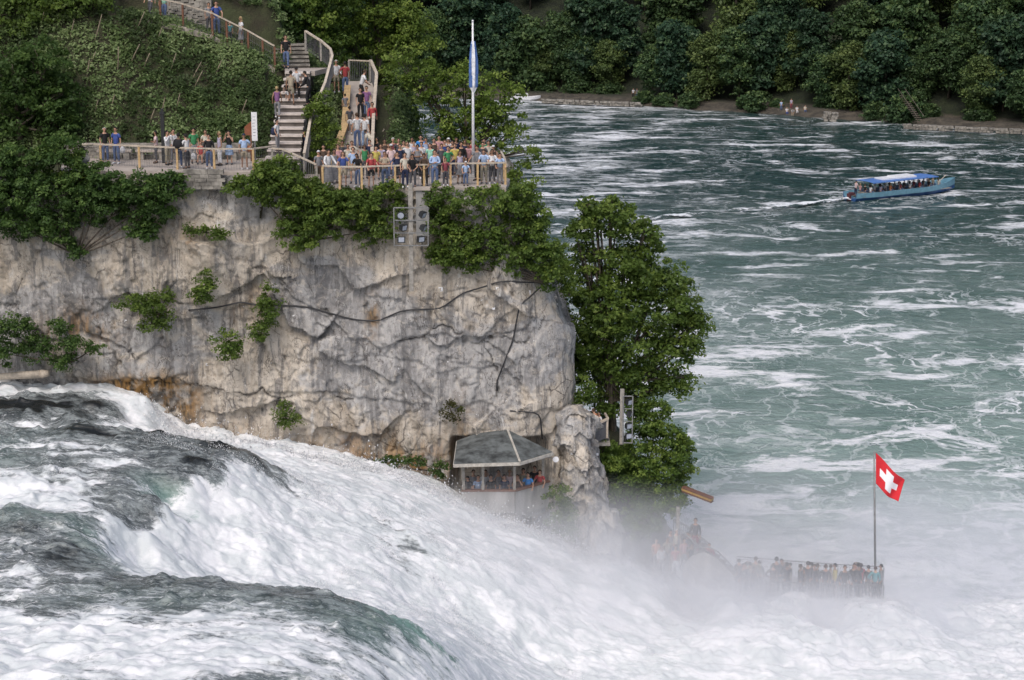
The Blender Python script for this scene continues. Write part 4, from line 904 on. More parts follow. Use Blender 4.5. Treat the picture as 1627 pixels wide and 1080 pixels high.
fence("walkway_fence", "wooden rail with wire mesh along the walkway descending from the upper left", lr, [0, .45, 1, 1.6, 2, 2.9, 3.6], 'wood_brown', 'wood_pale', 1.15, bars=False)
# walkway deck behind that fence
m = MB(); V = []; 
for p in lr: V += [tuple(p+np.array([0, -.1, 0])), tuple(p+np.array([0, 1.7, 0])), tuple(p+np.array([0, 1.7, -.3])), tuple(p+np.array([0, -.1, -.3]))]
Fs = []
for i in range(len(lr)-1):
    a = i*4; b = a+4; Fs += [(a, a+1, b+1, b), (a+3, a, b, b+3), (a+1, a+2, b+2, b+1), (a+2, a+3, b+3, b+2)]
m.add(V, Fs); m.build("hillside_walkway", M['paving'], kind='structure')
block_wall("boulder_wall", "rough stone wall beside the walkway at the top left", at(262, 34, 101.2)+np.array([0, 0, .2]), at(330, 34, 101.2)+np.array([0, 0, -.3]), 1.5, .5, 9)
# ramp on the right
q0, q1 = fp(556, 262, ZR), at(566, 150, 101)
rampL = [np.array([-9.0, 93.2, ZR+.05]), np.array([-8.6, 97, ZR+1.5]), np.array([-8.75, 101, q1[2]]), np.array([-9.2, 103.2, q1[2]+.5])]
rampR = [np.array([-6.9, 92.8, ZR+.05]), np.array([-7.1, 97, ZR+1.5]), np.array([-7.2, 101, q1[2]]), np.array([-7.7, 103.6, q1[2]+.5])]
m = MB(); V = []
for a, b in zip(rampL, rampR): V += [tuple(a), tuple(b), tuple(b-np.array([0, 0, .8])), tuple(a-np.array([0, 0, .8]))]
Fs = []
for i in range(3): a = i*4; b = a+4; Fs += [(a, a+1, b+1, b), (a+1, a+2, b+2, b+1), (a+3, a, b, b+3)]
Fs += [(3, 2, 1, 0)]
m.add(V, Fs); m.build("ramp_path", M['paving'], kind='structure')
fence("ramp_parapet", "solid sunlit wooden parapet along the right side of the ramp", rampR, [0, 1, 2, 3], 'wood_grey', 'wood_pale', 1.1, bars=True, rail=(.16, .1))
fence("ramp_parapet", "low plank edge along the left side of the ramp beside the bushes", rampL[:3], [0, 1, 2], 'wood_yellow', 'wood_yellow', .45, net=False, rail=(.34, .12))
fence("ramp_parapet", "dark panel closing the upper end of the ramp behind the red shirt", [rampR[3]+np.array([0, -.4, 0]), rampR[3]+np.array([-1.2, .2, 0])], [0, 1], 'wood_grey', 'wood_pale', 1.1, bars=True)
t = thing("doorway_board", "reddish brown board standing at the foot of the ramp parapet", "board", fp(608, 262, ZR)); b = np.array(t.location)
m = MB(); m.box((b[0]+.05, b[1]+1.5, b[2]+.75), (.5, .06, 1.4)); m.build('board_panel', M['wood_brown'], t); m = MB(); m.bar(b+np.array([-.4, 1.45, 1.0]), b+np.array([.02, 1.4, 1.7]), .06, .06); m.build('brace', M['wood_pale'], t)
# support pier under the right terrace
t = thing("concrete_pier", "pale concrete pier holding up the terrace right of the floodlight mast", "pier", at(671, 345, 88.3)); b = at(671, 298, 88.2)
m = MB(); m.box((b[0], 88.45, b[2]-1.2), (.62, .5, 2.2)); m.build('pier_shaft', M['concrete'], t); m = MB(); m.box((b[0], 88.4, b[2]-.06), (.75, .62, .12)); m.build('cap', M['paving'], t)
# ------------------------------------------------------------------ flagpoles
t = thing("flagpole", "tall white flagpole with a furled blue and white flag on the crowded terrace", "flagpole", fp(752, 283, ZR)); b = np.array(t.location)
topz = at(751, 34, b[1])[2]
m = MB(); tx = at(751, 34, b[1])[0]-b[0]; m.tube([b, b+np.array([tx, 0, (topz-b[2])])], [.085, .045], 10); m.build('pole', M['white'], t, True)
m = MB(); m.tube([b+np.array([tx, 0, topz-b[2]]), b+np.array([tx, 0, topz-b[2]+.08])], [.07, .03], 10); m.build('finial', M['white'], t, True)
m = MB(); m.box((b[0], b[1], b[2]+.1), (.4, .4, .2)); m.build('base', M['concrete'], t)
def furled():
    n, k = 40, 28; z1 = at(751, 65, b[1])[2]; z0 = at(751, 147, b[1])[2]; V = []; MI = []
    for i in range(n):
        v = i/(n-1); z = z1+(z0-z1)*v; wd = .10+.14*math.sin(min(1, v*1.5)*math.pi*.62) if v < .85 else .19*(1-v)/.15+.06
        for j in range(k):
            a = 2*math.pi*j/k; r = wd*(1+.22*math.sin(a*5+v*3)); V.append((b[0]+tx*(1-.35*v)+math.cos(a)*r*.85+.02, b[1]-.02+math.sin(a)*r*.6, z))
    Fs = [(i*k+j, i*k+(j+1) % k, (i+1)*k+(j+1) % k, (i+1)*k+j) for i in range(n-1) for j in range(k)]
    for i in range(n-1):
        for j in range(k):
            a = (j/k)*2*math.pi; v = i/n; c = (a/math.pi) % 2        # front is around a = 3pi/2
            MI.append(1 if 1.28+v*.12 < c < 1.58+v*.1 or (v > .86) else 0)
    me = bpy.data.meshes.new('flag_cloth'); me.from_pydata([(x-t.location[0], y-t.location[1], z-t.location[2]) for x, y, z in V], [], Fs)
    me.polygons.foreach_set("material_index", MI); me.polygons.foreach_set("use_smooth", [True]*len(Fs)); me.update()
    link('flag', me, [simple("flag_blue", (.08, .16, .40), .8), simple("flag_white", (.75, .76, .8), .8)], t)
furled()
t = thing("flagpole", "thin grey flagpole flying a red flag with a white cross above the misty platform", "flagpole", fp(1391, 945, 1.3)); b = np.array(t.location)
zt = at(1390, 717, b[1])[2]; m = MB(); tx = at(1389, 717, b[1])[0]-b[0]; m.tube([b, b+np.array([tx, 0, zt-b[2]])], [.06, .04], 9); m.build('pole', M['steel'], t, True)
def swiss():
    n = 32; V = []; MI = []
    c00, c10, c11, c01 = [at(x, y, b[1])-b for x, y in ((1390, 719), (1437, 766), (1425, 798), (1390, 768))]
    for i in range(n+1):
        for j in range(n+1):
            u, v = i/n, j/n; p = (c00*(1-u)+c10*u)*(1-v)+(c01*(1-u)+c11*u)*v
            V.append((p[0]+.05, p[1]+.16*math.sin(u*8+v*2)*u**.7, p[2]+.07*math.sin(u*6.5+1.2)*u+.10*v*math.sin(u*3.1)*(-1)*.9))
    for i in range(n):
        for j in range(n):
            u, v = (i+.5)/n-.5, (j+.5)/n-.5
            MI.append(1 if (abs(u) < .33 and abs(v) < .115) or (abs(v) < .33 and abs(u) < .115) else 0)
    me = bpy.data.meshes.new('flag_cloth'); me.from_pydata([tuple(float(c) for c in v) for v in V], [], [tuple(int(c) for c in f) for f in grid_faces(n+1, n+1)])
    me.polygons.foreach_set("material_index", MI); me.polygons.foreach_set("use_smooth", [True]*(n*n)); me.update()
    o = link('flag', me, [simple("flag_red", (.62, .02, .03), .8, .05), simple("flag_cross_white", (.82, .82, .84), .8, .03)], t)
    md = o.modifiers.new("thick", 'SOLIDIFY'); md.thickness = .008
swiss()
# ------------------------------------------------------------------ floodlight masts
def floodlight(parent, c, yaw, pitch, round_=False, name='floodlight'):
    h = MB(); w_, d, hh = .36, .24, .30
    if round_: h.tube([(0, .12, 0), (0, -.02, 0), (0, -.12, 0)], [.11, .17, .19], 14)
    else: h.add([(-w_/2*.7, .12, -hh/2*.7), (w_/2*.7, .12, -hh/2*.7), (w_/2*.7, .12, hh/2*.7), (-w_/2*.7, .12, hh/2*.7), (-w_/2, -.12, -hh/2), (w_/2, -.12, -hh/2), (w_/2, -.12, hh/2), (-w_/2, -.12, hh/2)],
                [(0, 3, 2, 1), (4, 5, 6, 7), (0, 1, 5, 4), (1, 2, 6, 5), (2, 3, 7, 6), (3, 0, 4, 7)])
    o = link(name, h.mesh(name), M['black'], parent); o.location = [c[i]-parent.location[i] for i in range(3)]; o.rotation_euler = (pitch, 0, yaw)
    g_ = MB()
    if round_: g_.tube([(0, -.115, 0), (0, -.13, 0)], .145, 14)
    else: g_.box((0, -.125, 0), (w_*.72, .016, hh*.72))
    link('glass', g_.mesh('glass'), M['lens'], o)
def mast(label, x, Y, y_top, y_bot, cells, x0, x1, ys, group=None, side=None):
    a = at(x, y_top, Y); b = at(x, y_bot, Y); t = thing("floodlight_mast", label, "floodlight mast", b)
    m = MB(); m.box(((a[0]+b[0])/2, Y, (a[2]+b[2])/2), (.2, .2, a[2]-b[2])); m.build('mast_post', M['wood_grey'], t)
    m = MB(); X0, X1 = at(x0, ys[0], Y)[0], at(x1, ys[0], Y)[0]
    for y in ys: z = at(x, y, Y)[2]; m.bar((X0, Y-.14, z), (X1, Y-.14, z), .05, .05)
    for xx in (X0, X1): m.bar((xx, Y-.19, at(x, ys[0], Y)[2]), (xx, Y-.19, at(x, ys[-1], Y)[2]), .05, .05)
    m.build('frame', M['steel'], t)
    for (cx_, cy_, yaw, pit, rd) in cells: floodlight(t, at(cx_, cy_, Y-.12), R(yaw), R(pit), rd)
    return t
mast("floodlight mast with six lamps in a grid frame standing against the cliff", 653, 87.2, 291, 462, [(637, 341, 0, 10, True), (671, 340, 60, 25, False), (640, 361, 50, 10, False), (672, 361, 70, 20, False), (638, 380, 0, 0, False), (668, 379, 30, 10, False)], 626, 680, [329, 349, 369, 389])
mast("narrow floodlight mast with stacked lamps beside the dark tree", 988, 90.0, 618, 705, [(999, 638, 40, 10, False), (1000, 657, 70, 20, False), (998, 676, 30, 5, False), (998, 692, 20, 0, False)], 990, 1005, [628, 648, 668, 688, 702])
# reflectors bolted on the cliff, and the cables
dg = bpy.context.evaluated_depsgraph_get(); dg.update()
def cliff_hit(px, py):
    d = raydir(px, py); ok, loc, nr, _, ob, _ = SC.ray_cast(dg, Vector(CAM), Vector(d).normalized())
    k = 0
    while ok and ob.name.split('.')[0] not in ('cliff', 'cliff_buttress') and k < 60:
        ok, loc, nr, _, ob, _ = SC.ray_cast(dg, loc+Vector(d).normalized()*.02, Vector(d).normalized()); k += 1
    return (loc, nr) if ok else (Vector(at(px, py, 88.3)), Vector((0, -1, 0)))
DOT = [(44, 497), (115, 465), (198, 511), (306, 515), (387, 487), (328, 579), (431, 576), (466, 502), (532, 461), (596, 481), (701, 460), (727, 454), (791, 457), (841, 464), (766, 476), (783, 490), (674, 511), (811, 516), (848, 541), (581, 583), (633, 586), (712, 575), (776, 576), (722, 597), (486, 580), (885, 483), (730, 628), (757, 658), (805, 637), (884, 728), (908, 720), (903, 541), (422, 408), (948, 722)]
pos9 = lambda x, y: f"{'upper' if y < 480 else 'middle' if y < 560 else 'lower'} {'far left' if x < 210 else 'left' if x < 450 else 'centre' if x < 680 else 'right' if x < 860 else 'far right'}"
for i, (x, y) in enumerate(DOT):
    p, nr = cliff_hit(x, y); big = i in (2, 4, 10, 13, 27)
    m = MB(); s = .2 if big else .12; m.box(tuple(p+nr*.05), (s, .05, s), .2)
    m.tube([p-nr*.05, p+nr*.05], .02, 6)
    tag(m.build("rock_marker", M['white']), f"{'larger' if big else 'small'} white marker plate on the rock face, {ordw(sorted(DOT).index((x, y))+1)} from the left", "marker", "white markers on the cliff")
def cable(label, pts, r=.045):
    P = []
    for (x0, y0), (x1, y1) in zip(pts, pts[1:]):
        n = max(1, int(math.hypot(x1-x0, y1-y0)/7))
        for k in range(n): p, nr = cliff_hit(x0+(x1-x0)*k/n, y0+(y1-y0)*k/n); P.append(np.array(p))
    P = np.array(P); 
    for _ in range(2): P[1:-1] = (P[:-2]+P[1:-1]*2+P[2:])/4
    P[:, 1] = np.minimum(P[:, 1], np.convolve(np.pad(P[:, 1], 2, mode='edge'), np.ones(5)/5, 'valid')); P[:, 1] = np.array([P[max(0, i-1):i+2, 1].min() for i in range(len(P))])-.06
    m = MB(); m.tube(list(P), r, 7); tag(m.build("cable", M['cable'], smooth=True), label, "cable")
cable("long black cable crossing the rock face from the bushes to the top right corner", [(300, 492), (345, 488), (387, 478), (404, 484), (436, 483), (490, 487), (560, 507), (600, 510), (640, 492), (700, 490), (735, 465), (795, 446), (860, 447), (885, 457)], .04)
cable("black cable hanging down the right side of the rock face", [(862, 452), (825, 485), (815, 540), (795, 590), (787, 612), (793, 628)], .04)
cable("short dark cable running down to the pavilion roof", [(810, 652), (858, 655), (862, 700)], .035)
# ------------------------------------------------------------------ pavilion
pt = thing("viewing_pavilion", "roofed viewing pavilion full of visitors clinging to the rock above the foam", "pavilion", (0, 86.5, 4.9))
eL, eM, eR = at(721, 737, 85.4), at(826, 734, 85.3), None
ze = eM[2]; eL = atz(721, 737, ze); eR = atz(879, 718, ze); ap = at(757, 688, 88.5); ap2 = at(806, 682, 88.2); bl = at(726, 700, 88.2)
m = MB(); dn = np.array([0, 0, -.07])
for tri in [(eL, eM, ap2, ap), (eM, eR, ap2), (eL, ap, bl)]:
    n = len(tri); m.add([tuple(v) for v in tri]+[tuple(v+dn) for v in tri], [tuple(range(n)), tuple(range(2*n-1, n-1, -1))]+[(i, n+i, n+(i+1) % n, (i+1) % n) for i in range(n)])
m.build('roof', M['roof'], pt)
m = MB()
for a, b in ((eL, eM), (eM, eR), (eL, bl)): m.bar(a+np.array([0, -.03, -.08]), b+np.array([0, -.03, -.08]), .06, .15)
m.bar(eM+np.array([0, 0, .03]), ap2+np.array([0, 0, .03]), .09, .04)
m.build('eaves_board', M['plank_edge'], pt)
zf = 4.9; fL = atz(740, 818, zf); fM = atz(818, 818, zf); fR = atz(868, 802, zf)
zr = 5.95
iL, iM, iR = np.array([-2.3, 86.0, 0]), np.array([.12, 86.0, 0]), np.array([1.62, 87.4, 0])
for q in [iL, iL+(iM-iL)*.38, iM, iM+(iR-iM)*.92, iR+np.array([-.12, .25, 0]), np.array([-2.4, 87.6, 0])]:
    m = MB(); m.box((q[0], q[1], (zr+ze)/2), (.13, .13, ze-zr)); m.build('post', M['wood_grey'], pt)
m = MB(); m.bar(iL+np.array([-.1, 0, 5.4]), iM+np.array([0, 0, 5.4]), .2, 1.1); m.bar(iM+np.array([0, 0, 5.35]), iR+np.array([.1, .1, 5.35]), .2, 1.3); m.build('parapet', M['concrete'], pt)
m = MB(); m.bar(iL+np.array([-.1, 0, zr+.02]), iM+np.array([.05, 0, zr+.02]), .26, .08); m.bar(iM+np.array([0, -.02, zr+.02]), iR+np.array([.15, .1, zr+.02]), .26, .08); m.build('sill', M['wood_brown'], pt)
m = MB(); m.add([(iL[0]-.2, 85.95, zf-.5), (iM[0], 85.95, zf-.5), (iR[0], 87.5, zf-.5), (iR[0], 90.6, zf-.5), (iL[0]-.2, 90.6, zf-.5), (iL[0]-.2, 86.02, zf), (iM[0], 86.02, zf), (iR[0], 87.5, zf), (iR[0], 90.6, zf), (iL[0]-.2, 90.6, zf)], [(4, 3, 2, 1, 0), (5, 6, 7, 8, 9)]+[(i, (i+1) % 5, (i+1) % 5+5, i+5) for i in range(5)])
m.build('floor', M['concrete'], pt)
m = MB()
for a, b in ((iL, iM),):
    L = np.linalg.norm(b-a)
    for k in range(int(L/.16)): p = a+(b-a)*(k*.16/L); m.bar(p+np.array([0, 0, zr]), p+np.array([0, 0, ze]), .008, .008)
    for k in range(9): z = zr+(ze-zr)*k/9; m.bar(a+np.array([0, 0, z]), b+np.array([0, 0, z]), .008, .008)
m.build('netting', M['wire'], pt)
t = thing("wall_lamp", "white dish lamp fixed to the rock right of the pavilion roof", "lamp", at(883, 729, 87.2)); b = np.array(t.location); m = MB(); m.tube([b+np.array([-.5, .4, 0]), b], .03, 6); m.build('arm', M['steel'], t); m = MB(); m.tube([b+np.array([0, .08, 0]), b+np.array([0, -.08, 0])], [.06, .15], 12); m.build('dish', M['white'], t)
# ------------------------------------------------------------------ little balcony beside the cliff
t = thing("balcony", "small lookout balcony with pale rail between the cliff and the right mast", "balcony", at(950, 700, 90)); k = [at(932, 681, 89.6), at(967, 671, 89.6)]; k[1][1] += .7
m = MB(); m.bar(k[0], k[1], .14, .09); m.bar(k[1], k[1]+np.array([-.1, 1.0, .0]), .1, .08); m.build('handrail', M['wood_pale'], t)
for u in (.35, .97): p = k[0]+(k[1]-k[0])*u; m = MB(); m.box((p[0], p[1], p[2]-.5), (.1, .1, .95)); m.build('post', M['wood_pale'], t)
m = MB(); a_, b_ = k[0]+(k[1]-k[0])*.4, k[1]; m.bar(a_+np.array([0, .04, -.52]), b_+np.array([0, .04, -.52]), .04, .85); m.build('panel', M['wire'], t)
m = MB(); c_ = (k[0]+k[1])/2; m.box((c_[0], c_[1]+.6, c_[2]-1.05), (1.3, 1.4, .12)); m.build('floor', M['wood_grey'], t)
BALZ = c_[2]-.99
# ------------------------------------------------------------------ lower platform and its stairs
ZP = 1.3
pf = slab("lower_platform", [tuple(fp(1165, 952, ZP)[:2]), tuple(fp(1404, 962, ZP)[:2]), tuple(fp(1404, 925, ZP)[:2]), tuple(fp(1200, 912, ZP)[:2]), tuple(fp(1120, 905, ZP)[:2])], ZP, 1.9, M['concrete'])
fence("platform_fence", "thin rail behind the visitors on the misty lower platform", [fp(1170, 915, ZP), fp(1250, 922, ZP), fp(1330, 928, ZP), fp(1403, 932, ZP)], [0, .5, 1, 1.5, 2, 2.5, 3], 'steel', 'steel', 1.0, rail=(.04, .04), pw=.04)
fence("platform_fence", "front rail of the misty lower platform at the edge of the foam", [fp(1175, 955, ZP), fp(1260, 958, ZP), fp(1330, 960, ZP), fp(1403, 962, ZP)], [0, .5, 1, 1.5, 2, 2.5, 3], 'steel', 'steel', 1.0, rail=(.04, .04), pw=.04)
a, b = at(1078, 875, 88.0), at(1165, 950, 85.6)
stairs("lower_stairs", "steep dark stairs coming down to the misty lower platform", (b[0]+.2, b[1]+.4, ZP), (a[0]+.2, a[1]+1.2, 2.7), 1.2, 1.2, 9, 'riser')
def curved_wall():
    t = thing("stair_parapet", "smooth grey curved parapet wall wrapping the foot of the lower stairs", "wall", at(1125, 945, 84.6))
    m = MB(); pts = []
    P_ = [(1085, 900, 86.2), (1100, 884, 85.6), (1120, 878, 85.1), (1140, 888, 84.9), (1160, 908, 84.8), (1178, 930, 84.8)]
    T = [at(x, y, Y) for x, y, Y in P_]; V = []
    P2 = []
    for i in range(26):
        u = i/25*(len(T)-1); j = min(int(u), len(T)-2); f = u-j; f = f*f*(3-2*f)*.3+f*.7; P2.append(T[j]*(1-f)+T[j+1]*f)
    for p in P2: V += [(p[0], p[1], p[2]), (p[0]+.1, p[1]-.45, -.5), (p[0]+.05, p[1]+.3, -.5), (p[0], p[1]+.16, p[2])]
    Fs = []
    for i in range(25): a = i*4; b = a+4; Fs += [(a, a+1, b+1, b), (a+3, a, b, b+3), (a+2, a+3, b+3, b+2)]
    m.add(V, Fs); m.build('wall_body', M['concrete'], t, True)
    m = MB(); m.tube([p+np.array([0, .1, .35]) for p in P2[6:]], .035, 6)
    for p in P2[6::4]: m.tube([p+np.array([0, .1, 0]), p+np.array([0, .1, .35])], .02, 6)
    m.build('handrail', M['steel'], t)
curved_wall()
fence("stair_fence", "dark railings around the top of the lower stairs behind the person in maroon", [at(1128, 912, 87.5), at(1126, 898, 88), at(1095, 872, 89), at(1070, 858, 89.5)], [0, 1, 2, 3], 'wire', 'steel', 1.1, bars=True, rail=(.06, .06), pw=.06)
fence("stair_fence", "sloping grey rail of the lower stairs in front of the person in maroon", [at(1078, 872, 87.2), at(1105, 896, 86.6), at(1135, 918, 86.0)], [0, 1, 2], 'steel', 'steel', 1.05, rail=(.06, .06), pw=.06)
m = MB(); a = at(1076, 892, 88.3); b = at(1077, 805, 88.3); m.box(((a[0]+b[0])/2, 88.3, (a[2]+b[2])/2), (.16, .16, b[2]-a[2])); tag(m.build("wooden_post", M['wood_grey']), "bare wooden post left of the person in maroon trousers by the lower stairs", "post")
t = thing("striped_beam", "wooden beam with red and yellow stripes sticking out over the water from the bushes", "beam", at(1092, 780, 90)); a, b = at(1085, 776, 90), at(1132, 794, 89.2)
m = MB(); m.bar(a+np.array([0, 0, .09]), b+np.array([0, 0, .09]), .34, .05); m.build('upper_plank', M['wood_brown'], t); m = MB(); m.bar(a, b, .3, .10); m.build('side_plank', simple("beam_orange", (.42, .26, .08), .6), t); m = MB(); m.bar(a-np.array([0, 0, .11]), b-np.array([0, 0, .11]), .3, .05); m.build('lower_plank', M['wood_brown'], t)
# driftwood log on the left ledge
t = at(20, 598, 88.0); m = MB(); a, b = at(-30, 600, 88), at(66, 594, 87.8); m.tube([a, (a+b)/2, b], [.14, .17, .2], 10); m.tube([b, b+np.array([.35, 0, .04])], [.22, .14], 9); tag(m.build("driftwood_log", M['wood_pale'], smooth=True), "pale driftwood log lying on the ledge at the left edge above the water", "log")
# ------------------------------------------------------------------ far bank bits
def fb(px, py): p = atz(px, py, .9); return p
t = thing("wooden_steps", "wooden steps descending the far bank between two rounded trees", "steps", fb(1460, 192)); b = fb(1462, 194); a = at(1432, 150, b[1]+9)
m = MB()
for k in range(14): p = b+(a-b)*k/14; m.box((p[0], p[1], p[2]+.1), (1.0, .4, .12))
m.build('treads', M['bark'], t)
for s in (-.55, .55): m = MB(); m.bar(b+np.array([s, 0, .9]), a+np.array([s, 0, .9]), .08, .08); m.build('handrail', M['bark'], t)
def stonewall(label, pts, h, seed):
    rng = random.Random(seed); m = MB()
    for (x0, y0), (x1, y1) in zip(pts, pts[1:]):
        p, q = atz(x0, y0, .05), atz(x1, y1, .05); L = np.linalg.norm(q-p); u = 0
        while u < L:
            w_ = rng.uniform(.5, 1.3); c = p+(q-p)*min(1, u/L)
            for z in np.arange(0, h, .38): m.box((c[0]+rng.uniform(-.2, .2), c[1]+rng.uniform(-.15, .15), z+.2), (w_, rng.uniform(.6, 1), .36*rng.uniform(.7, 1.1)), rng.uniform(-.2, .2))
            u += w_
    tag(m.build("quay_wall", M['stone']), label, "wall")
stonewall("low rough stone edge of the far shore below the lawn", [(862, 163), (930, 166), (1020, 169)], .5, 1)
stonewall("stone embankment edge of the far path near the right edge", [(1440, 204), (1520, 208), (1640, 213)], .6, 2)
stonewall("short stone block wall right of the picnic group", [(1312, 192), (1330, 193)], 1.2, 3)
# moored white boat behind the slender tree
t = thing("moored_boat", "small white boat moored at the far shore beside the slender tree crown", "boat", atz(832, 160, 0)); b = np.array(t.location)
def hull(parent, L, W, H, mats, name='hull', z0=0, bow=.35, sheer=.25):
    n = 24; V = []; prof = [(-.0, 0), (-.7, .0), (-.95, .45), (-1, 1), (-.93, 1), (-.88, .5), (0, .35)]
    for i in range(n):
        u = i/(n-1); wd = W/2*(min(1, .72+u*1.6) if u < .2 else 1)*(1 if u < 1-bow else max(.02, math.cos((u-(1-bow))/bow*math.pi/2)**.8))
        zz = sheer*max(0, (u-.6)/.4)**2
        for s, q in [(p[0], p[1]) for p in prof]+[(-p[0], p[1]) for p in prof[::-1]]: V.append((-L/2+L*u, s*wd, z0+q*H+zz*(1 if q >= 1 else .6)))
    k = len(prof)*2; Fs = [(i*k+j, (i+1)*k+j, (i+1)*k+(j+1) % k, i*k+(j+1) % k) for i in range(n-1) for j in range(k)]; Fs += [tuple(range(k)), tuple((n-1)*k+j for j in range(k-1, -1, -1))]
    MI = [(1 if j in (0, 1, 12, 11) and len(mats) > 1 else 0) for i in range(n-1) for j in range(k)]+[len(mats)-1, 0]
    me = bpy.data.meshes.new(name); me.from_pydata(V, [], Fs); me.polygons.foreach_set("material_index", MI); me.update(); return link(name, me, mats, parent)
hull(t, 6, 2, .7, [M['white']]); t.rotation_euler = (0, 0, .1)
mm = MB(); mm.box((-.4, 0, 1.0), (2.2, 1.5, .6)); link('cabin', mm.mesh('cabin'), M['white'], t)
mm = MB(); mm.box((-.4, 0, 1.05), (2.0, 1.53, .28)); link('window', mm.mesh('window'), M['black'], t)
# ------------------------------------------------------------------ tour boat
pa, pb = atz(1350, 318, 0), atz(1516, 300, 0); bc = (pa+pb)/2; bang = math.atan2(pb[1]-pa[1], pb[0]-pa[0]); bL = float(np.linalg.norm(pb-pa))
boat = thing("tour_boat", "long light blue open tour boat with a blue canopy and seated passengers crossing the river", "boat", bc, bang)
hb = simple("hull_light_blue", (.17, .34, .44), .4, .1, 3); hd_ = simple("hull_dark_blue", (.03, .09, .25), .4, .1, 3); cb = simple("canopy_blue", (.09, .20, .50), .5, .1, 3)
hull(boat, bL, 3.2, 1.05, [hb, hd_], z0=-.15, sheer=.55)
mm = MB(); mm.box((-.4, 0, .42), (bL*.84, 2.6, .05)); link('deck', mm.mesh('deck'), M['wood_grey'], boat)
mm = MB(); mm.box((-bL/2+.25, 0, .75), (.5, .5, .3)); mm.box((-bL/2-.12, 0, .3), (.3, .45, 1.0)); link('stern_engine', mm.mesh('stern_engine'), simple("engine_maroon", (.10, .03, .035), .5), boat)
mm = MB(); n = 20; x0, x1 = -bL/2+2.2, bL/2-4.2
V = []; 
for i in range(n+1):
    x = x0+(x1-x0)*i/n
    for j in range(9): yv = -1.45+2.9*j/8; V.append((x, yv, 2.0+.05*math.cos(yv/1.45*math.pi/2)+.02*math.sin(i)))
mm.add(V, [tuple(int(c) for c in f) for f in grid_faces(n+1, 9)])
for s in (-1, 1): mm.bar((x0, s*1.46, 1.98), (x1, s*1.46, 1.98), .05, .1)
o = link('canopy', mm.mesh('canopy'), cb, boat)
for x in np.linspace(x0+.2, x1-.2, 6):
    for s in (-1, 1): mm = MB(); mm.tube([(x, s*1.38, .8), (x, s*1.38, 2.0)], .02, 6); link('canopy_pole', mm.mesh('canopy_pole'), M['steel'], boat)
mm = MB(); mm.box(((x0+x1)/2-.2, .1, 2.14), ((x1-x0)*.5, 1.6, .18)); mm.box(((x0+x1)/2+.6, .1, 2.28), ((x1-x0)*.3, 1.3, .12)); link('roof_cover', mm.mesh('roof_cover'), M['white'], boat)
for k in range(8): mm = MB(); mm.box((-bL/2+2.4+k*1.55, 0, .66), (.4, 2.3, .07)); mm.box((-bL/2+2.4+k*1.55, 0, .53), (.3, 2.0, .2)); link('bench', mm.mesh('bench'), M['wood_grey'], boat)
mm = MB(); mm.tube([(bL/2-2.6, .2, .9), (bL/2-1.2, .3, 1.75)], .05, 6); link('boat_hook', mm.mesh('boat_hook'), M['wood_pale'], boat)
# churned wake strip behind the boat
def wake():
    d = (pb-pa)/bL; s = np.array([-d[1], d[0], 0]); n, k = 300, 26; V = []; FO = []
    for i in range(n):
        u = i/(n-1); L = 52*u; wd = .7+2.2*u**.8
        for j in range(k):
            v = j/(k-1)*2-1; p = pa-d*L+s*(v*wd+1.6*u*u*3); fo = 1.0*(1-u)**.8*(1.0-abs(v)**1.5)+.5*float(vnoise(L*.8, v*3+5, None, 3))*(.4+u)-.15
            V.append((p[0], p[1], .16+.22*max(0, 1-abs(v))*(1-u)+.05*math.sin(L*2+v*4))); FO.append(fo if abs(v) < .99 and i not in (0, n-1) else -1)
    g = G("wake_foam"); f = g.n("Attribute", attribute_name="foam").outputs['Fac']; nn = g.noise(g.pos(), 1.5, 6, .7)
    a = g.rng(g.math('ADD', f, g.math('MULTIPLY', g.math('SUBTRACT', nn, .5), 1.6)), .35, .75)
    d1 = g.n("BsdfPrincipled", {'Base Color': (.78, .80, .82, 1), 'Roughness': .8}).outputs[0]; tr = g.n("BsdfTransparent").outputs[0]
    g.surf(g.n("MixShader", {0: a, 1: tr, 2: d1}).outputs[0])
    tag(link("boat_wake", mesh_np("boat_wake", V, grid_faces(n, k), dict(foam=FO), smooth=True), g.m), "white foaming wake trailing behind the tour boat", "wake", kind='stuff')
wake()
# ------------------------------------------------------------------ people
PAL = dict(black=(.015, .015, .018), white=(.74, .74, .76), grey=(.25, .25, .27), blue=(.03, .08, .36), navy=(.015, .025, .08), red=(.50, .03, .035), green=(.03, .30, .10), teal=(.08, .38, .42),
           beige=(.45, .37, .26), khaki=(.33, .29, .2), brown=(.10, .06, .04), yellow=(.62, .50, .05), pink=(.62, .30, .32), purple=(.28, .10, .30), lavender=(.48, .42, .58), orange=(.7, .2, .04), maroon=(.30, .04, .07), cream=(.62, .57, .46))
for _k in list(PAL):
    _m = sum(PAL[_k])/3; PAL[_k] = tuple((c*.8+_m*.2)*.88 for c in PAL[_k])
PAL['light blue'] = (.38, .50, .72); PAL['denim'] = (.09, .13, .24); PAL['pale pink'] = (.66, .5, .5); PAL['mint'] = (.3, .6, .45); PAL['bright blue'] = (.05, .25, .62); PAL['dark grey'] = (.07, .07, .08); PAL['pale denim'] = (.25, .34, .5)
SK = [simple("skin", c, .6, .08, 6) for c in ((.50, .29, .20), (.42, .24, .16), (.28, .16, .10))]
HAIR = {'dark': (.012, .01, .009), 'brown': (.06, .035, .02), 'blond': (.36, .26, .13), 'white': (.6, .59, .57), 'red': (.2, .07, .03)}
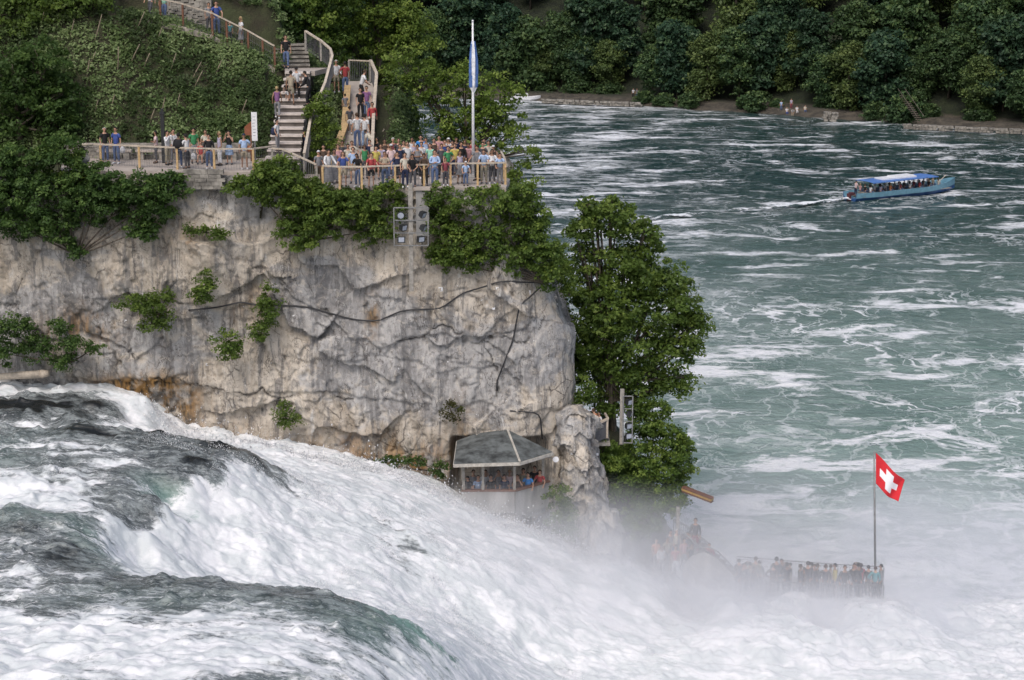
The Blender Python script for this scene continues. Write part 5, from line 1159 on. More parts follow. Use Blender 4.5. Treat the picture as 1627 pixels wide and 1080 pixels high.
J0 = dict(pel=(0, 0, .95), wai=(0, .0, 1.08), che=(0, 0, 1.30), nb=(0, -.01, 1.46), neck=(0, .0, 1.54), chin=(0, .025, 1.60), hd=(0, .015, 1.68), ht=(0, .0, 1.755),
          lsh=(-.175, 0, 1.42), rsh=(.175, 0, 1.42), lel=(-.24, -.02, 1.15), rel=(.24, -.02, 1.15), lwr=(-.25, .05, .92), rwr=(.25, .05, .92),
          lhip=(-.095, 0, .90), rhip=(.095, 0, .90), lkn=(-.11, .02, .50), rkn=(.11, .02, .50), lan=(-.12, -.01, .09), ran=(.12, -.01, .09), lto=(-.14, .15, .035), rto=(.14, .15, .035))
RAD = dict(pel=.135, wai=.12, che=.145, nb=.075, neck=.052, chin=.068, hd=.092, ht=.062, lsh=.066, rsh=.066, lel=.043, rel=.043, lwr=.03, rwr=.03, lhip=.092, rhip=.092, lkn=.058, rkn=.058, lan=.042, ran=.042, lto=.034, rto=.034)
BONES = [('pel', 'wai'), ('wai', 'che'), ('che', 'nb'), ('nb', 'neck'), ('neck', 'chin'), ('chin', 'hd'), ('hd', 'ht'), ('nb', 'lsh'), ('nb', 'rsh'), ('lsh', 'lel'), ('rsh', 'rel'), ('lel', 'lwr'), ('rel', 'rwr'),
         ('pel', 'lhip'), ('pel', 'rhip'), ('lhip', 'lkn'), ('rhip', 'rkn'), ('lkn', 'lan'), ('rkn', 'ran'), ('lan', 'lto'), ('ran', 'rto')]
def pose(name):
    J = {k: Vector(v) for k, v in J0.items()}; U = ['wai', 'che', 'nb', 'neck', 'chin', 'hd', 'ht', 'lsh', 'rsh', 'lel', 'rel', 'lwr', 'rwr']
    def S(**k):
        for a, v in k.items(): J[a] = Vector(v)
    if name == 'stand': S(rwr=(.23, .09, .93))
    elif name == 'camera': S(lel=(-.27, .16, 1.22), rel=(.27, .16, 1.22), lwr=(-.09, .26, 1.60), rwr=(.09, .26, 1.60))
    elif name == 'folded': S(lel=(-.26, .05, 1.17), rel=(.26, .05, 1.17), lwr=(.02, .20, 1.16), rwr=(-.02, .22, 1.20))
    elif name == 'lean': S(lel=(-.26, .20, 1.17), rel=(.26, .20, 1.17), lwr=(-.12, .42, 1.10), rwr=(.12, .42, 1.10))
    elif name == 'rail': S(lel=(-.29, .14, 1.19), rel=(.29, .14, 1.19), lwr=(-.28, .38, 1.06), rwr=(.28, .38, 1.06))
    elif name == 'point': S(rel=(.33, .22, 1.38), rwr=(.36, .48, 1.46), lel=(-.25, -.04, 1.15))
    elif name == 'hip': S(lel=(-.38, -.06, 1.18), lwr=(-.19, .06, 1.02))
    elif name == 'walk': S(lkn=(-.1, .17, .52), lan=(-.1, .20, .12), lto=(-.11, .36, .06), rkn=(.1, .0, .48), ran=(.1, -.26, .14), rto=(.1, -.12, .035), lel=(-.24, -.14, 1.17), lwr=(-.25, -.10, .94), rel=(.24, .08, 1.17), rwr=(.24, .22, .97))
    elif name == 'climb': S(lkn=(-.1, .26, .62), lan=(-.1, .20, .28), lto=(-.11, .36, .24), rel=(.26, .08, 1.17), rwr=(.26, .25, 1.0))
    elif name == 'sit':
        for k in U+['pel', 'lhip', 'rhip']: J[k].z -= .47
        S(lkn=(-.12, .44, .47), rkn=(.12, .44, .47), lan=(-.12, .45, .09), ran=(.12, .45, .09), lto=(-.13, .6, .035), rto=(.13, .6, .035), lwr=(-.13, .30, .56), rwr=(.13, .30, .56), lel=(-.26, .06, .70), rel=(.26, .06, .70))
    elif name == 'bend': S(lwr=(-.12, .42, 1.0), rwr=(.12, .42, 1.0), lel=(-.22, .26, 1.15), rel=(.22, .26, 1.15))
    ang = dict(lean=.30, bend=.75, rail=.08, climb=.12, walk=.05).get(name, 0)
    if ang:
        p = J['pel']; rm = Matrix.Rotation(-ang, 3, 'X')
        for k in U: J[k] = p+rm@(J[k]-p)
        if name in ('bend', 'lean'): 
            for k in ('pel', 'lhip', 'rhip'): J[k].y -= .10
            for k in U: J[k].y -= .10
    return J
def skinmesh(name, J, keys, bones, rad, extra=(), sub=1):
    vs = list(keys); V = [J[k] if not isinstance(k, tuple) else k for k in vs]; E = [(vs.index(a), vs.index(b)) for a, b in bones]
    me = bpy.data.meshes.new(name); me.from_pydata([tuple(v) for v in V], E, []); o = bpy.data.objects.new("tmp_skin", me); C.objects.link(o)
    o.modifiers.new("s", 'SKIN')
    for i, k in enumerate(vs): me.skin_vertices[0].data[i].radius = rad[k]; me.skin_vertices[0].data[i].use_root = (i == 0)
    if sub: m = o.modifiers.new("u", 'SUBSURF'); m.levels = sub; m.render_levels = sub
    bpy.context.view_layer.update(); dg_ = bpy.context.evaluated_depsgraph_get(); r = bpy.data.meshes.new_from_object(o.evaluated_get(dg_)); r.name = name
    bpy.data.objects.remove(o); bpy.data.meshes.remove(me); r.polygons.foreach_set("use_smooth", [True]*len(r.polygons)); return r
def to_np(me):
    v = np.empty(len(me.vertices)*3, np.float32); me.vertices.foreach_get("co", v); return v.reshape(-1, 3)
CACHE = {}
def body_mesh(ps):
    k = ('body', ps)
    if k in CACHE: return CACHE[k]
    J = pose(ps); rad = {a: (b*.82, b*.82) for a, b in RAD.items()}
    rad['pel'] = (.135, .10); rad['wai'] = (.115, .085); rad['che'] = (.145, .10); rad['hd'] = (.078, .098); rad['ht'] = (.05, .065); rad['chin'] = (.058, .07)
    for s in 'lr':
        J[s+'ha'] = J[s+'wr']+(J[s+'wr']-J[s+'el']).normalized()*.075; rad[s+'ha'] = (.034, .018)
    me = skinmesh("body", J, ['pel']+[a for a in J if a != 'pel'], BONES+[('lwr', 'lha'), ('rwr', 'rha')], rad)
    m = MB(); m.V = [tuple(v.co) for v in me.vertices]; m.F = [tuple(p.vertices) for p in me.polygons]; m.M = [0]*len(m.F)
    for s, sg in (('l', -1), ('r', 1)):            # fingers, rooted in the palm
        w_, h_ = J[s+'wr'], J[s+'ha']; d = (h_-w_).normalized(); side = Vector((1, 0, 0)); side = (side-d*side.dot(d)).normalized(); cu = d.cross(side)
        for f, (off, L) in enumerate(((-.026, .062), (-.009, .075), (.009, .07), (.025, .052))):
            a = h_+side*off-d*.01; m.tube([a, a+d*L*.5+cu*.006*sg, a+d*L*.9+cu*.022*sg], [.0095, .0085, .006], 5)
        a = w_+d*.035-side*.022*sg; m.tube([a, a-side*.028*sg+d*.03, a-side*.032*sg+d*.058+cu*.01], [.011, .010, .007], 5)
    hd, ch = J['hd'], J['chin']; up = (J['ht']-ch).normalized(); fw = Vector((0, 1, 0)); fw = (fw-up*fw.dot(up)).normalized(); sd_ = fw.cross(up)
    c = hd-up*.02
    m.tube([c+fw*.088+up*.022, c+fw*.112-up*.012, c+fw*.088-up*.022], [.007, .015, .010], 6)           # nose
    for g_ in (-1, 1):
        m.tube([c+sd_*g_*.082-up*.028, c+sd_*g_*.092, c+sd_*g_*.084+up*.028], [.010, .017, .010], 6)    # ears
        m.tube([c+sd_*g_*.032+fw*.083+up*.018, c+sd_*g_*.032+fw*.094+up*.018], [.011, .007], 6, mi=1)  # eyes
    m.tube([c+fw*.090-up*.050-sd_*.022, c+fw*.096-up*.052, c+fw*.090-up*.050+sd_*.022], [.004, .007, .004], 5, mi=2)
    r = m.mesh("body", True); CACHE[k] = r; return r
def lerp(a, b, t): return a+(b-a)*t
def top_mesh(ps, kind):
    k = (kind, ps)
    if k in CACHE: return CACHE[k]
    J = pose(ps); g_ = .022; J['hem'] = lerp(J['pel'], J['wai'], -.55) if ps != 'sit' else lerp(J['pel'], J['wai'], -.3)
    J['nk'] = lerp(J['nb'], J['neck'], .25)
    rad = dict(hem=(.168, .13), wai=(.145, .112), che=(.165, .122), nb=(.098, .085), nk=(.075, .07), lsh=(.078, .078), rsh=(.078, .078))
    bones = [('che', 'wai'), ('wai', 'hem'), ('che', 'nb'), ('nb', 'nk'), ('nb', 'lsh'), ('nb', 'rsh')]
    for s in 'lr':
        if kind == 'longsleeve': bones += [(s+'sh', s+'el'), (s+'el', s+'cu')]; J[s+'cu'] = lerp(J[s+'el'], J[s+'wr'], .85); rad[s+'el'] = (.058, .058); rad[s+'cu'] = (.046, .046)
        elif kind == 'tee': bones += [(s+'sh', s+'mi')]; J[s+'mi'] = lerp(J[s+'sh'], J[s+'el'], .62); rad[s+'mi'] = (.068, .068)
    keys = ['che']+[a for a in rad if a != 'che']
    CACHE[k] = skinmesh("shirt", J, keys, bones, rad); return CACHE[k]
def bot_mesh(ps, kind):
    k = (kind, ps)
    if k in CACHE: return CACHE[k]
    J = pose(ps)
    if kind in ('skirt', 'long skirt'):
        m = MB(); a = J['wai']-Vector((0, 0, .03)); kn = (J['lkn']+J['rkn'])/2; an = (J['lan']+J['ran'])/2
        if kind == 'long skirt': P = [a, J['pel'], kn+Vector((0, 0, .05)), lerp(kn, an, .75)]; r = [.13, .175, .23, .28]
        else: P = [a, J['pel'], lerp((J['lhip']+J['rhip'])/2, kn, .5), kn+Vector((0, 0, .02))]; r = [.13, .175, .20, .22]
        V = []; n = 20
        for i, p in enumerate(P):
            for j in range(n):
                t = 2*math.pi*j/n; q = r[i]*(1+(.06*math.sin(t*6) if i > 1 else 0)); V.append((p.x+math.cos(t)*q, p.y+math.sin(t)*q*.78, p.z))
        m.add(V, [(i*n+j, i*n+(j+1) % n, (i+1)*n+(j+1) % n, (i+1)*n+j) for i in range(len(P)-1) for j in range(n)]); me = m.mesh("skirt", True)
    else:
        rad = dict(pel=(.158, .122), ws=(.14, .108), lhip=(.108, .112), rhip=(.108, .112), lkn=(.074, .074), rkn=(.074, .074)); J['ws'] = lerp(J['pel'], J['wai'], .5)
        bones = [('pel', 'ws'), ('pel', 'lhip'), ('pel', 'rhip')]
        for s in 'lr':
            if kind == 'shorts': J[s+'kn'] = lerp(J[s+'hip'], J[s+'kn'], .82); rad[s+'kn'] = (.085, .085); bones += [(s+'hip', s+'kn')]
            else: J[s+'cf'] = lerp(J[s+'kn'], J[s+'an'], .93); rad[s+'cf'] = (.058, .06); bones += [(s+'hip', s+'kn'), (s+'kn', s+'cf')]
        me = skinmesh("trousers", J, ['pel']+[a for a in rad if a != 'pel'], bones, rad)
    CACHE[k] = me; return me
def shoe_mesh(ps, side):
    k = ('shoes'+side, ps)
    if k in CACHE: return CACHE[k]
    J = pose(ps); m = MB()
    for s in side:
        a, t = J[s+'an'], J[s+'to']; f = (t-a); f.z = 0; f.normalize(); z = Vector((0, 0, 1)); b = Vector((a.x, a.y, t.z-.0))
        m.tube([b-f*.06+z*.005, b-f*.03+z*.03, b+f*.08+z*.018, b+f*.17, b+f*.205-z*.008], [.03, .052, .047, .042, .022], 8)
    CACHE[k] = m.mesh("shoe", True); return CACHE[k]
def hair_mesh(ps, kind):
    k = ('hair'+kind, ps)
    if k in CACHE: return CACHE[k]
    J = pose(ps); up = (J['ht']-J['chin']).normalized(); fw = Vector((0, 1, 0)); fw = (fw-up*fw.dot(up)).normalized(); sd_ = fw.cross(up); c = J['hd']-up*.0
    V = []; n, mm_ = 16, 9; 
    lowb = {'short': 1.95, 'long': 2.0, 'cap': 1.62, 'bald': 1.9}[kind]
    for i in range(mm_):
        for j in range(n):
            a = 2*math.pi*j/n; fr = math.cos(a)          # fr=1 front
            th_max = lowb-(.75 if kind != 'cap' else .1)*max(0, fr)**.6; th_max = th_max-.25*max(0, fr)
            t0 = 1.2 if kind == 'bald' else 0
            th = t0+(th_max-t0)*i/(mm_-1); rr = 1.06+.04*math.sin(a*5+i*1.7)
            V.append(c+fw*(math.sin(th)*fr*.100*rr-.008)+sd_*(math.sin(th)*math.sin(a)*.088*rr)+up*(math.cos(th)*.105*rr+.006))
    Fs = [(i*n+j, i*n+(j+1) % n, (i+1)*n+(j+1) % n, (i+1)*n+j) for i in range(mm_-1) for j in range(n)]
    m = MB(); m.add(V, Fs)
    if kind == 'long': m.tube([c-fw*.05+up*.02, c-fw*.085-up*.08, c-fw*.085-up*.20, c-fw*.08-up*.30], [.07, .085, .075, .04], 10)
    if kind == 'cap':
        b = c+fw*.07+up*.045; m.add([b-sd_*.06, b+sd_*.06, b+sd_*.045+fw*.10-up*.02, b-sd_*.045+fw*.10-up*.02, b-sd_*.06+up*.012, b+sd_*.06+up*.012, b+sd_*.045+fw*.10-up*.01, b-sd_*.045+fw*.10-up*.01], [(3, 2, 1, 0), (4, 5, 6, 7), (0, 1, 5, 4), (1, 2, 6, 5), (2, 3, 7, 6), (3, 0, 4, 7)])
    CACHE[k] = m.mesh("hair", True); return CACHE[k]
MX = [cloth((.02, .02, .022)), simple("lips", (.35, .12, .1), .5)]
def setm(o, mats):
    for i, mt in enumerate(mats):
        if len(o.data.materials) <= i: o.data.materials.append(None)
        o.material_slots[i].link = 'OBJECT'; o.material_slots[i].material = mt
WORN = {}
def short(l):
    w_ = l.split()
    if len(w_) > 16: l = l.replace('long ', '', 1).replace(' the ', ' ', 1)
    return l
def person(loc, H, yaw, ps, tk, tc, bk, bc_, hk, hc, label, group, skin=0, shoe='dark grey', parent_scale=1):
    t = thing("person", short(label), "person", loc, R(yaw), group); s = H/1.80; t.scale = (s, s, s)
    def add(name, me, mats):
        o = bpy.data.objects.new(name, me); C.objects.link(o); o.parent = t; setm(o, mats); return o
    add('body', body_mesh(ps), [SK[skin], MX[0], MX[1]])
    add({'tee': 'shirt', 'longsleeve': 'jacket' if tc in ('black', 'navy', 'dark grey') else 'shirt', 'vest': 'shirt'}[tk], top_mesh(ps, tk), [cloth(PAL[tc])])
    add('skirt' if 'skirt' in bk else 'trousers' if bk == 'trousers' else 'shorts', bot_mesh(ps, bk), [cloth(PAL[bc_])])
    for sd0 in 'lr': add('shoe', shoe_mesh(ps, sd0), [cloth(PAL[shoe])])
    add('cap' if hk == 'cap' else 'hair', hair_mesh(ps, hk), [cloth(PAL[hc]) if hk == 'cap' else cloth(HAIR[hc])])
    return t
PW = {'stand': 'standing', 'camera': 'taking a photo', 'folded': 'arms folded', 'lean': 'leaning forward', 'rail': 'hands on the rail', 'point': 'pointing', 'hip': 'hand on hip', 'walk': 'walking', 'climb': 'climbing', 'sit': 'sitting', 'bend': 'bending over'}
def lab(age, tk, tc, bk, bc_, hk, hc, where):
    h = {'cap': f"{hc} hat", 'bald': 'bald head', 'short': f"{hc} hair", 'long': f"long {hc} hair"}[hk]
    return f"{age} in {tc} top, {bc_} {bk}, {h}, {where}"
TERR = []
def crowd(rows, z, group, place, Hdef=1.72):
    for i, r in enumerate(rows):
        px, py, H, yaw, ps, tk, tc, bk, bc_, hk, hc, where = r
        zz = z(px, py) if callable(z) else z
        p = zz if not np.isscalar(zz) else atz(px, py, zz)
        l = lab('child' if H < 1.45 else 'person', tk, tc, bk, bc_, hk, hc, where)
        person(p, H, yaw, ps, tk, tc, bk, bc_, hk, hc, l, group, skin=(i*7) % 3 if i % 4 else 0, shoe=['dark grey', 'white', 'brown', 'black'][i % 4])
T, LS, VE = 'tee', 'longsleeve', 'vest'; tr, sh_, sk_, lsk = 'trousers', 'shorts', 'skirt', 'long skirt'
crowd([(168, 259, 1.8, 215, 'stand', T, 'black', tr, 'denim', 'bald', 'white', "leftmost on left terrace"),
       (186, 260, 1.82, 160, 'stand', T, 'blue', tr, 'denim', 'short', 'dark', "second from left on terrace"),
       (249, 259, 1.62, 100, 'folded', T, 'pale pink', tr, 'dark grey', 'short', 'dark', "left of the dark column"),
       (267, 262, 1.7, 240, 'camera', LS, 'white', tr, 'khaki', 'short', 'dark', "right of the dark column"),
       (277, 259, 1.7, 200, 'stand', T, 'white', tr, 'grey', 'short', 'dark', "behind the backpack wearer"),
       (285, 267, 1.72, 15, 'stand', LS, 'black', tr, 'denim', 'short', 'dark', "back turned, left terrace"),
       (298, 268, 1.7, 60, 'rail', LS, 'white', tr, 'dark grey', 'short', 'dark', "reaching for the terrace rail"),
       (309, 259, 1.74, 200, 'stand', T, 'green', tr, 'grey', 'short', 'dark', "behind the white leaning figure"),
       (320, 259, 1.5, 180, 'sit', T, 'red', sh_, 'beige', 'short', 'brown', "sitting on the left terrace"),
       (333, 268, 1.68, 185, 'stand', LS, 'black', tr, 'denim', 'short', 'dark', "open jacket, left terrace rail"),
       (328, 259, 1.66, 170, 'folded', T, 'cream', tr, 'grey', 'long', 'brown', "behind the open black jacket"),
       (350, 263, 1.68, 120, 'stand', VE, 'lavender', tr, 'white', 'long', 'blond', "middle of the left terrace"),
       (365, 261, 1.66, 170, 'camera', VE, 'black', sk_, 'pale denim', 'long', 'dark', "holding a camera"),
       (389, 269, 1.74, 190, 'hip', T, 'light blue', sh_, 'beige', 'cap', 'navy', "beside the white sign")],
      ZL, "visitors on the left terrace", "")
def stairz(px, py):
    Y = 95.0
    for _ in range(40):
        p = at(px, py, Y); zz = ZL-.2+np.clip((Y-91)/7.4, 0, 1)*(zl-ZL+.3); zz = zl if Y > 98.3 else zz; Y += (p[2]-zz)*.4
        Y = min(max(Y, 90.2), 100.3)
    p = at(px, py, Y); p[2] = zz; return p
def ondeck(px, py):
    p = at(px, py, 99.9); P = np.array(lr); p[2] = np.interp(p[0], P[::-1, 0], P[::-1, 2]); return p
crowd([(455, 107, 1.76, 185, 'walk', T, 'black', tr, 'denim', 'short', 'brown', "coming down the upper landing"),
       (472, 158, 1.66, 10, 'climb', T, 'white', tr, 'black', 'short', 'dark', "climbing mid stairs"),
       (463, 167, 1.76, 0, 'climb', T, 'beige', sh_, 'khaki', 'short', 'dark', "climbing mid stairs"),
       (489, 168, 1.8, 80, 'lean', LS, 'black', tr, 'black', 'short', 'dark', "at the stair parapet"),
       (456, 162, 1.05, 0, 'climb', T, 'black', sh_, 'white', 'short', 'dark', "climbing the stairs"),
       (441, 188, 1.62, 5, 'walk', VE, 'purple', tr, 'grey', 'short', 'blond', "walking up the left edge"),
       (441, 240, 1.58, 250, 'stand', T, 'white', tr, 'grey', 'short', 'dark', "at the stair foot")], stairz, "visitors on the stone stairs", "")
crowd([(345, 56, 1.85, 190, 'rail', T, 'blue', tr, 'denim', 'short', 'dark', "at the upper walkway rail"),
       (333, 52, 1.6, 200, 'stand', T, 'grey', tr, 'dark grey', 'short', 'brown', "half hidden on upper walkway"),
       (384, 80, 1.68, 120, 'stand', T, 'white', sk_, 'grey', 'long', 'blond', "lowest on the upper walkway"),
       (366, 70, 1.1, 180, 'stand', T, 'teal', tr, 'dark grey', 'short', 'brown', "on the upper walkway"),
       (240, 26, 1.7, 150, 'walk', T, 'white', tr, 'dark grey', 'short', 'dark', "top left of the walkway"),
       (262, 28, 1.7, 170, 'walk', T, 'mint', tr, 'denim', 'short', 'brown', "at the top edge of view")], ondeck, "visitors on the upper walkway", "")
def rampz(px, py):
    Y = 95.
    for _ in range(60):
        p = at(px, py, Y); zz = np.interp(Y, [93, 97, 101, 103.4], [ZR+.05, ZR+1.5, q1[2], q1[2]+.5]); Y = min(max(Y+(p[2]-zz)*.4, 89.5), 103)
    p = at(px, py, Y); p[2] = zz; return p
crowd([(526, 143, 1.3, 170, 'stand', T, 'pink', sh_, 'black', 'short', 'dark', "leftmost at the ramp top"),
       (535, 147, 1.75, 190, 'stand', LS, 'white', sh_, 'khaki', 'short', 'white', "at the ramp top"),
       (549, 149, 1.74, 20, 'hip', T, 'red', tr, 'denim', 'short', 'dark', "back turned at the ramp top"),
       (577, 163, 1.78, 290, 'lean', T, 'white', tr, 'black', 'short', 'brown', "over the ramp parapet"),
       (549, 185, 1.2, 10, 'walk', T, 'grey', sh_, 'grey', 'short', 'dark', "smaller child on the ramp"),
       (556, 212, 1.42, 5, 'walk', T, 'dark grey', sh_, 'white', 'short', 'dark', "walking up the ramp"),
       (568, 236, 1.84, 20, 'stand', T, 'white', tr, 'denim', 'short', 'brown', "largest pair on the ramp"),
       (580, 236, 1.78, 340, 'hip', T, 'white', tr, 'pale denim', 'short', 'dark', "right of the ramp pair"),
       (573, 190, 1.66, 200, 'stand', T, 'black', tr, 'black', 'short', 'brown', "upper right of the ramp"),
       (583, 188, 1.7, 180, 'stand', T, 'purple', tr, 'denim', 'short', 'dark', "along the ramp parapet"),
       (592, 214, 1.7, 190, 'walk', LS, 'red', tr, 'black', 'long', 'dark', "beside the ramp parapet"),
       (590, 248, 1.5, 60, 'bend', T, 'cream', tr, 'navy', 'short', 'dark', "at the ramp foot"),
       (485, 262, 1.72, 100, 'stand', T, 'navy', tr, 'navy', 'short', 'brown', "alone behind the sloping rail")], rampz, "visitors on the ramp", "")
F1 = [(507, 291, 1.6, 200, 'stand', T, 'grey', tr, 'brown', 'cap', 'white', "far left of the crowd"),
 (522, 294, 1.74, 215, 'rail', LS, 'white', lsk, 'grey', 'short', 'dark', "leaning at the left rail end"),
 (532, 291, 1.66, 190, 'stand', VE, 'grey', lsk, 'grey', 'long', 'dark', "beside the long white shirt"),
 (546, 297, 1.72, 185, 'rail', T, 'blue', sh_, 'beige', 'short', 'brown', "at the front rail"),
 (562, 291, 1.76, 180, 'stand', T, 'light blue', sh_, 'khaki', 'short', 'brown', "behind the blue shirt"),
 (569, 297, 1.66, 160, 'lean', T, 'black', tr, 'denim', 'long', 'dark', "elbows on the front rail"),
 (590, 298, 1.68, 200, 'rail', T, 'red', sh_, 'black', 'short', 'brown', "at the front rail"),
 (612, 297, 1.7, 175, 'folded', T, 'beige', tr, 'denim', 'short', 'brown', "front row left half"),
 (632, 297, 1.70, 180, 'rail', T, 'navy', sh_, 'dark grey', 'short', 'brown', "front row by the mast"),
 (644, 298, 1.68, 190, 'stand', T, 'cream', tr, 'navy', 'short', 'dark', "directly above the mast"),
 (656, 298, 1.66, 180, 'lean', T, 'black', tr, 'dark grey', 'long', 'dark', "head bowed above the mast"),
 (675, 296, 1.64, 170, 'lean', T, 'brown', tr, 'black', 'short', 'dark', "front row above the pier"),
 (691, 296, 1.76, 185, 'folded', LS, 'light blue', tr, 'denim', 'short', 'dark', "front row centre"),
 (708, 295, 1.36, 190, 'rail', T, 'maroon', tr, 'dark grey', 'short', 'brown', "at the front rail"),
 (731, 292, 1.62, 200, 'stand', VE, 'lavender', sk_, 'grey', 'long', 'brown', "left of the flagpole"),
 (740, 295, 1.2, 190, 'rail', T, 'light blue', tr, 'denim', 'cap', 'white', "just left of the flagpole"),
 (769, 292, 1.72, 175, 'lean', T, 'light blue', tr, 'khaki', 'short', 'brown', "right of the flagpole"),
 (782, 292, 1.68, 185, 'folded', LS, 'white', tr, 'dark grey', 'long', 'dark', "front row right end"),
 (794, 292, 1.5, 190, 'rail', T, 'light blue', tr, 'grey', 'short', 'dark', "last at the right rail end"),
 (759, 287, 1.74, 150, 'rail', T, 'grey', tr, 'black', 'short', 'dark', "behind the flagpole")]
F2 = [(515, 283, 1.66, 170, 'stand', T, 'brown', tr, 'dark grey', 'short', 'dark', "second row far left"),
 (538, 284, 1.7, 190, 'stand', T, 'pink', tr, 'denim', 'short', 'brown', "second row behind blue shirt"),
 (554, 283, 1.7, 180, 'hip', T, 'cream', tr, 'khaki', 'short', 'dark', "second row left"),
 (580, 284, 1.7, 200, 'stand', VE, 'green', tr, 'dark grey', 'cap', 'brown', "second row left"),
 (598, 285, 1.66, 190, 'stand', T, 'yellow', sh_, 'red', 'short', 'dark', "second row behind red shirt"),
 (606, 283, 1.7, 170, 'stand', T, 'lavender', tr, 'grey', 'short', 'brown', "second row left half"),
 (622, 284, 1.72, 190, 'stand', T, 'pale pink', tr, 'denim', 'cap', 'white', "second row"),
 (636, 283, 1.7, 180, 'stand', T, 'navy', tr, 'black', 'short', 'brown', "second row behind yellow print"),
 (648, 281, 1.76, 180, 'stand', T, 'white', tr, 'denim', 'short', 'brown', "second row centre left"),
 (664, 284, 1.7, 190, 'folded', VE, 'grey', tr, 'black', 'short', 'dark', "second row centre"),
 (684, 282, 1.7, 160, 'hip', T, 'mint', tr, 'denim', 'long', 'brown', "second row centre"),
 (702, 283, 1.7, 180, 'stand', T, 'dark grey', tr, 'black', 'short', 'brown', "second row centre right"),
 (712, 285, 1.64, 200, 'hip', T, 'green', tr, 'navy', 'short', 'brown', "second row right"),
 (723, 282, 1.7, 180, 'stand', T, 'yellow', tr, 'navy', 'long', 'dark', "second row right"),
 (733, 281, 1.74, 190, 'stand', LS, 'black', tr, 'navy', 'short', 'brown', "second row right"),
 (745, 280, 1.7, 170, 'lean', T, 'pink', tr, 'dark grey', 'short', 'brown', "behind the flagpole"),
 (767, 281, 1.74, 180, 'stand', T, 'dark grey', tr, 'black', 'short', 'dark', "second row right end"),
 (784, 284, 1.66, 180, 'stand', VE, 'brown', tr, 'black', 'cap', 'white', "second row right end")]
F3 = [(612, 274, 1.7, 180, 'stand', T, 'brown', tr, 'denim', 'short', 'dark', "back row left"), (625, 272, 1.7, 200, 'stand', T, 'maroon', tr, 'dark grey', 'short', 'white', "back row left"),
 (634, 273, 1.7, 180, 'stand', T, 'dark grey', tr, 'black', 'short', 'brown', "back row left"), (655, 271, 1.7, 190, 'point', T, 'white', tr, 'khaki', 'short', 'dark', "back row arm raised"),
 (669, 270, 1.78, 180, 'stand', T, 'bright blue', tr, 'denim', 'short', 'dark', "back row centre"), (677, 272, 1.7, 170, 'camera', T, 'light blue', tr, 'denim', 'short', 'brown', "back row centre"),
 (698, 270, 1.76, 180, 'stand', T, 'pink', tr, 'denim', 'short', 'dark', "back row centre"), (690, 273, 1.7, 180, 'stand', VE, 'brown', tr, 'black', 'long', 'brown', "back row centre"),
 (713, 272, 1.7, 180, 'stand', T, 'white', tr, 'khaki', 'cap', 'white', "back row right"), (725, 271, 1.7, 200, 'stand', T, 'navy', tr, 'khaki', 'short', 'dark', "back row right"),
 (769, 273, 1.68, 180, 'stand', T, 'green', tr, 'black', 'short', 'dark', "back row right end"), (750, 273, 1.66, 180, 'stand', T, 'red', tr, 'denim', 'short', 'dark', "back row behind flagpole")]
F4 = [(545, 277, 1.7, 180, 'stand', T, 'dark grey', tr, 'black', 'short', 'dark', "back row far left"), (560, 276, 1.66, 170, 'hip', T, 'cream', tr, 'denim', 'long', 'brown', "back row far left"),
 (588, 276, 1.72, 190, 'stand', T, 'navy', tr, 'dark grey', 'short', 'brown', "back row far left"), (600, 271, 1.7, 120, 'stand', LS, 'black', tr, 'denim', 'short', 'dark', "farthest back by the ramp foot"),
 (642, 276, 1.68, 180, 'folded', T, 'khaki', tr, 'black', 'long', 'dark', "mid rows above the mast"), (658, 277, 1.7, 200, 'stand', T, 'lavender', sh_, 'navy', 'short', 'dark', "mid rows above the pier"),
 (670, 278, 1.66, 180, 'stand', T, 'white', tr, 'denim', 'short', 'brown', "mid rows left of centre"), (707, 277, 1.74, 190, 'camera', T, 'blue', tr, 'khaki', 'short', 'brown', "mid rows, camera raised"),
 (719, 277, 1.7, 170, 'stand', LS, 'dark grey', tr, 'grey', 'short', 'dark', "mid rows left of the flagpole"), (739, 275, 1.7, 180, 'stand', LS, 'navy', tr, 'denim', 'long', 'brown', "back row left of the flagpole"),
 (776, 277, 1.7, 190, 'point', T, 'cream', tr, 'black', 'short', 'brown', "back row right of the flagpole"), (618, 280, 1.64, 160, 'stand', LS, 'black', tr, 'grey', 'long', 'brown', "mid rows in the left half")]
crowd(F1+F2+F3+F4, ZR, "visitors crowding the right terrace", "")
# inside the pavilion
PV = [(750, 'lean', 'dark grey', 'dark'), (757, 'stand', 'grey', 'brown'), (764, 'rail', 'light blue', 'brown'), (775, 'camera', 'white', 'brown'), (783, 'stand', 'black', 'dark'), (794, 'camera', 'grey', 'brown'), (803, 'stand', 'navy', 'brown'),
      (811, 'stand', 'pale pink', 'blond'), (822, 'camera', 'brown', 'brown'), (831, 'stand', 'khaki', 'dark'), (838, 'rail', 'bright blue', 'dark'), (848, 'stand', 'black', 'dark'), (856, 'rail', 'red', 'brown')]
for i, (px, ps, tc, hc) in enumerate(PV):
    X = -2.15+(px-748)*.0325; Yp = 86.45+(0 if i % 2 == 0 else .6)+max(0, X-.2)*.75
    hp = ['leftmost', 'second', 'third', 'fourth', 'fifth', 'sixth', 'seventh', 'eighth', 'ninth', 'tenth', 'eleventh', 'twelfth', 'rightmost'][i]
    person((X, Yp, zf), 1.72 if i % 2 == 0 else 1.78, 180+(i*37 % 40)-20, ps, 'tee', tc, 'trousers', 'denim', 'short' if i % 3 else 'long', hc, f"person in {tc} top with {hc} hair, {hp} figure inside the pavilion", "visitors inside the pavilion", i % 2)
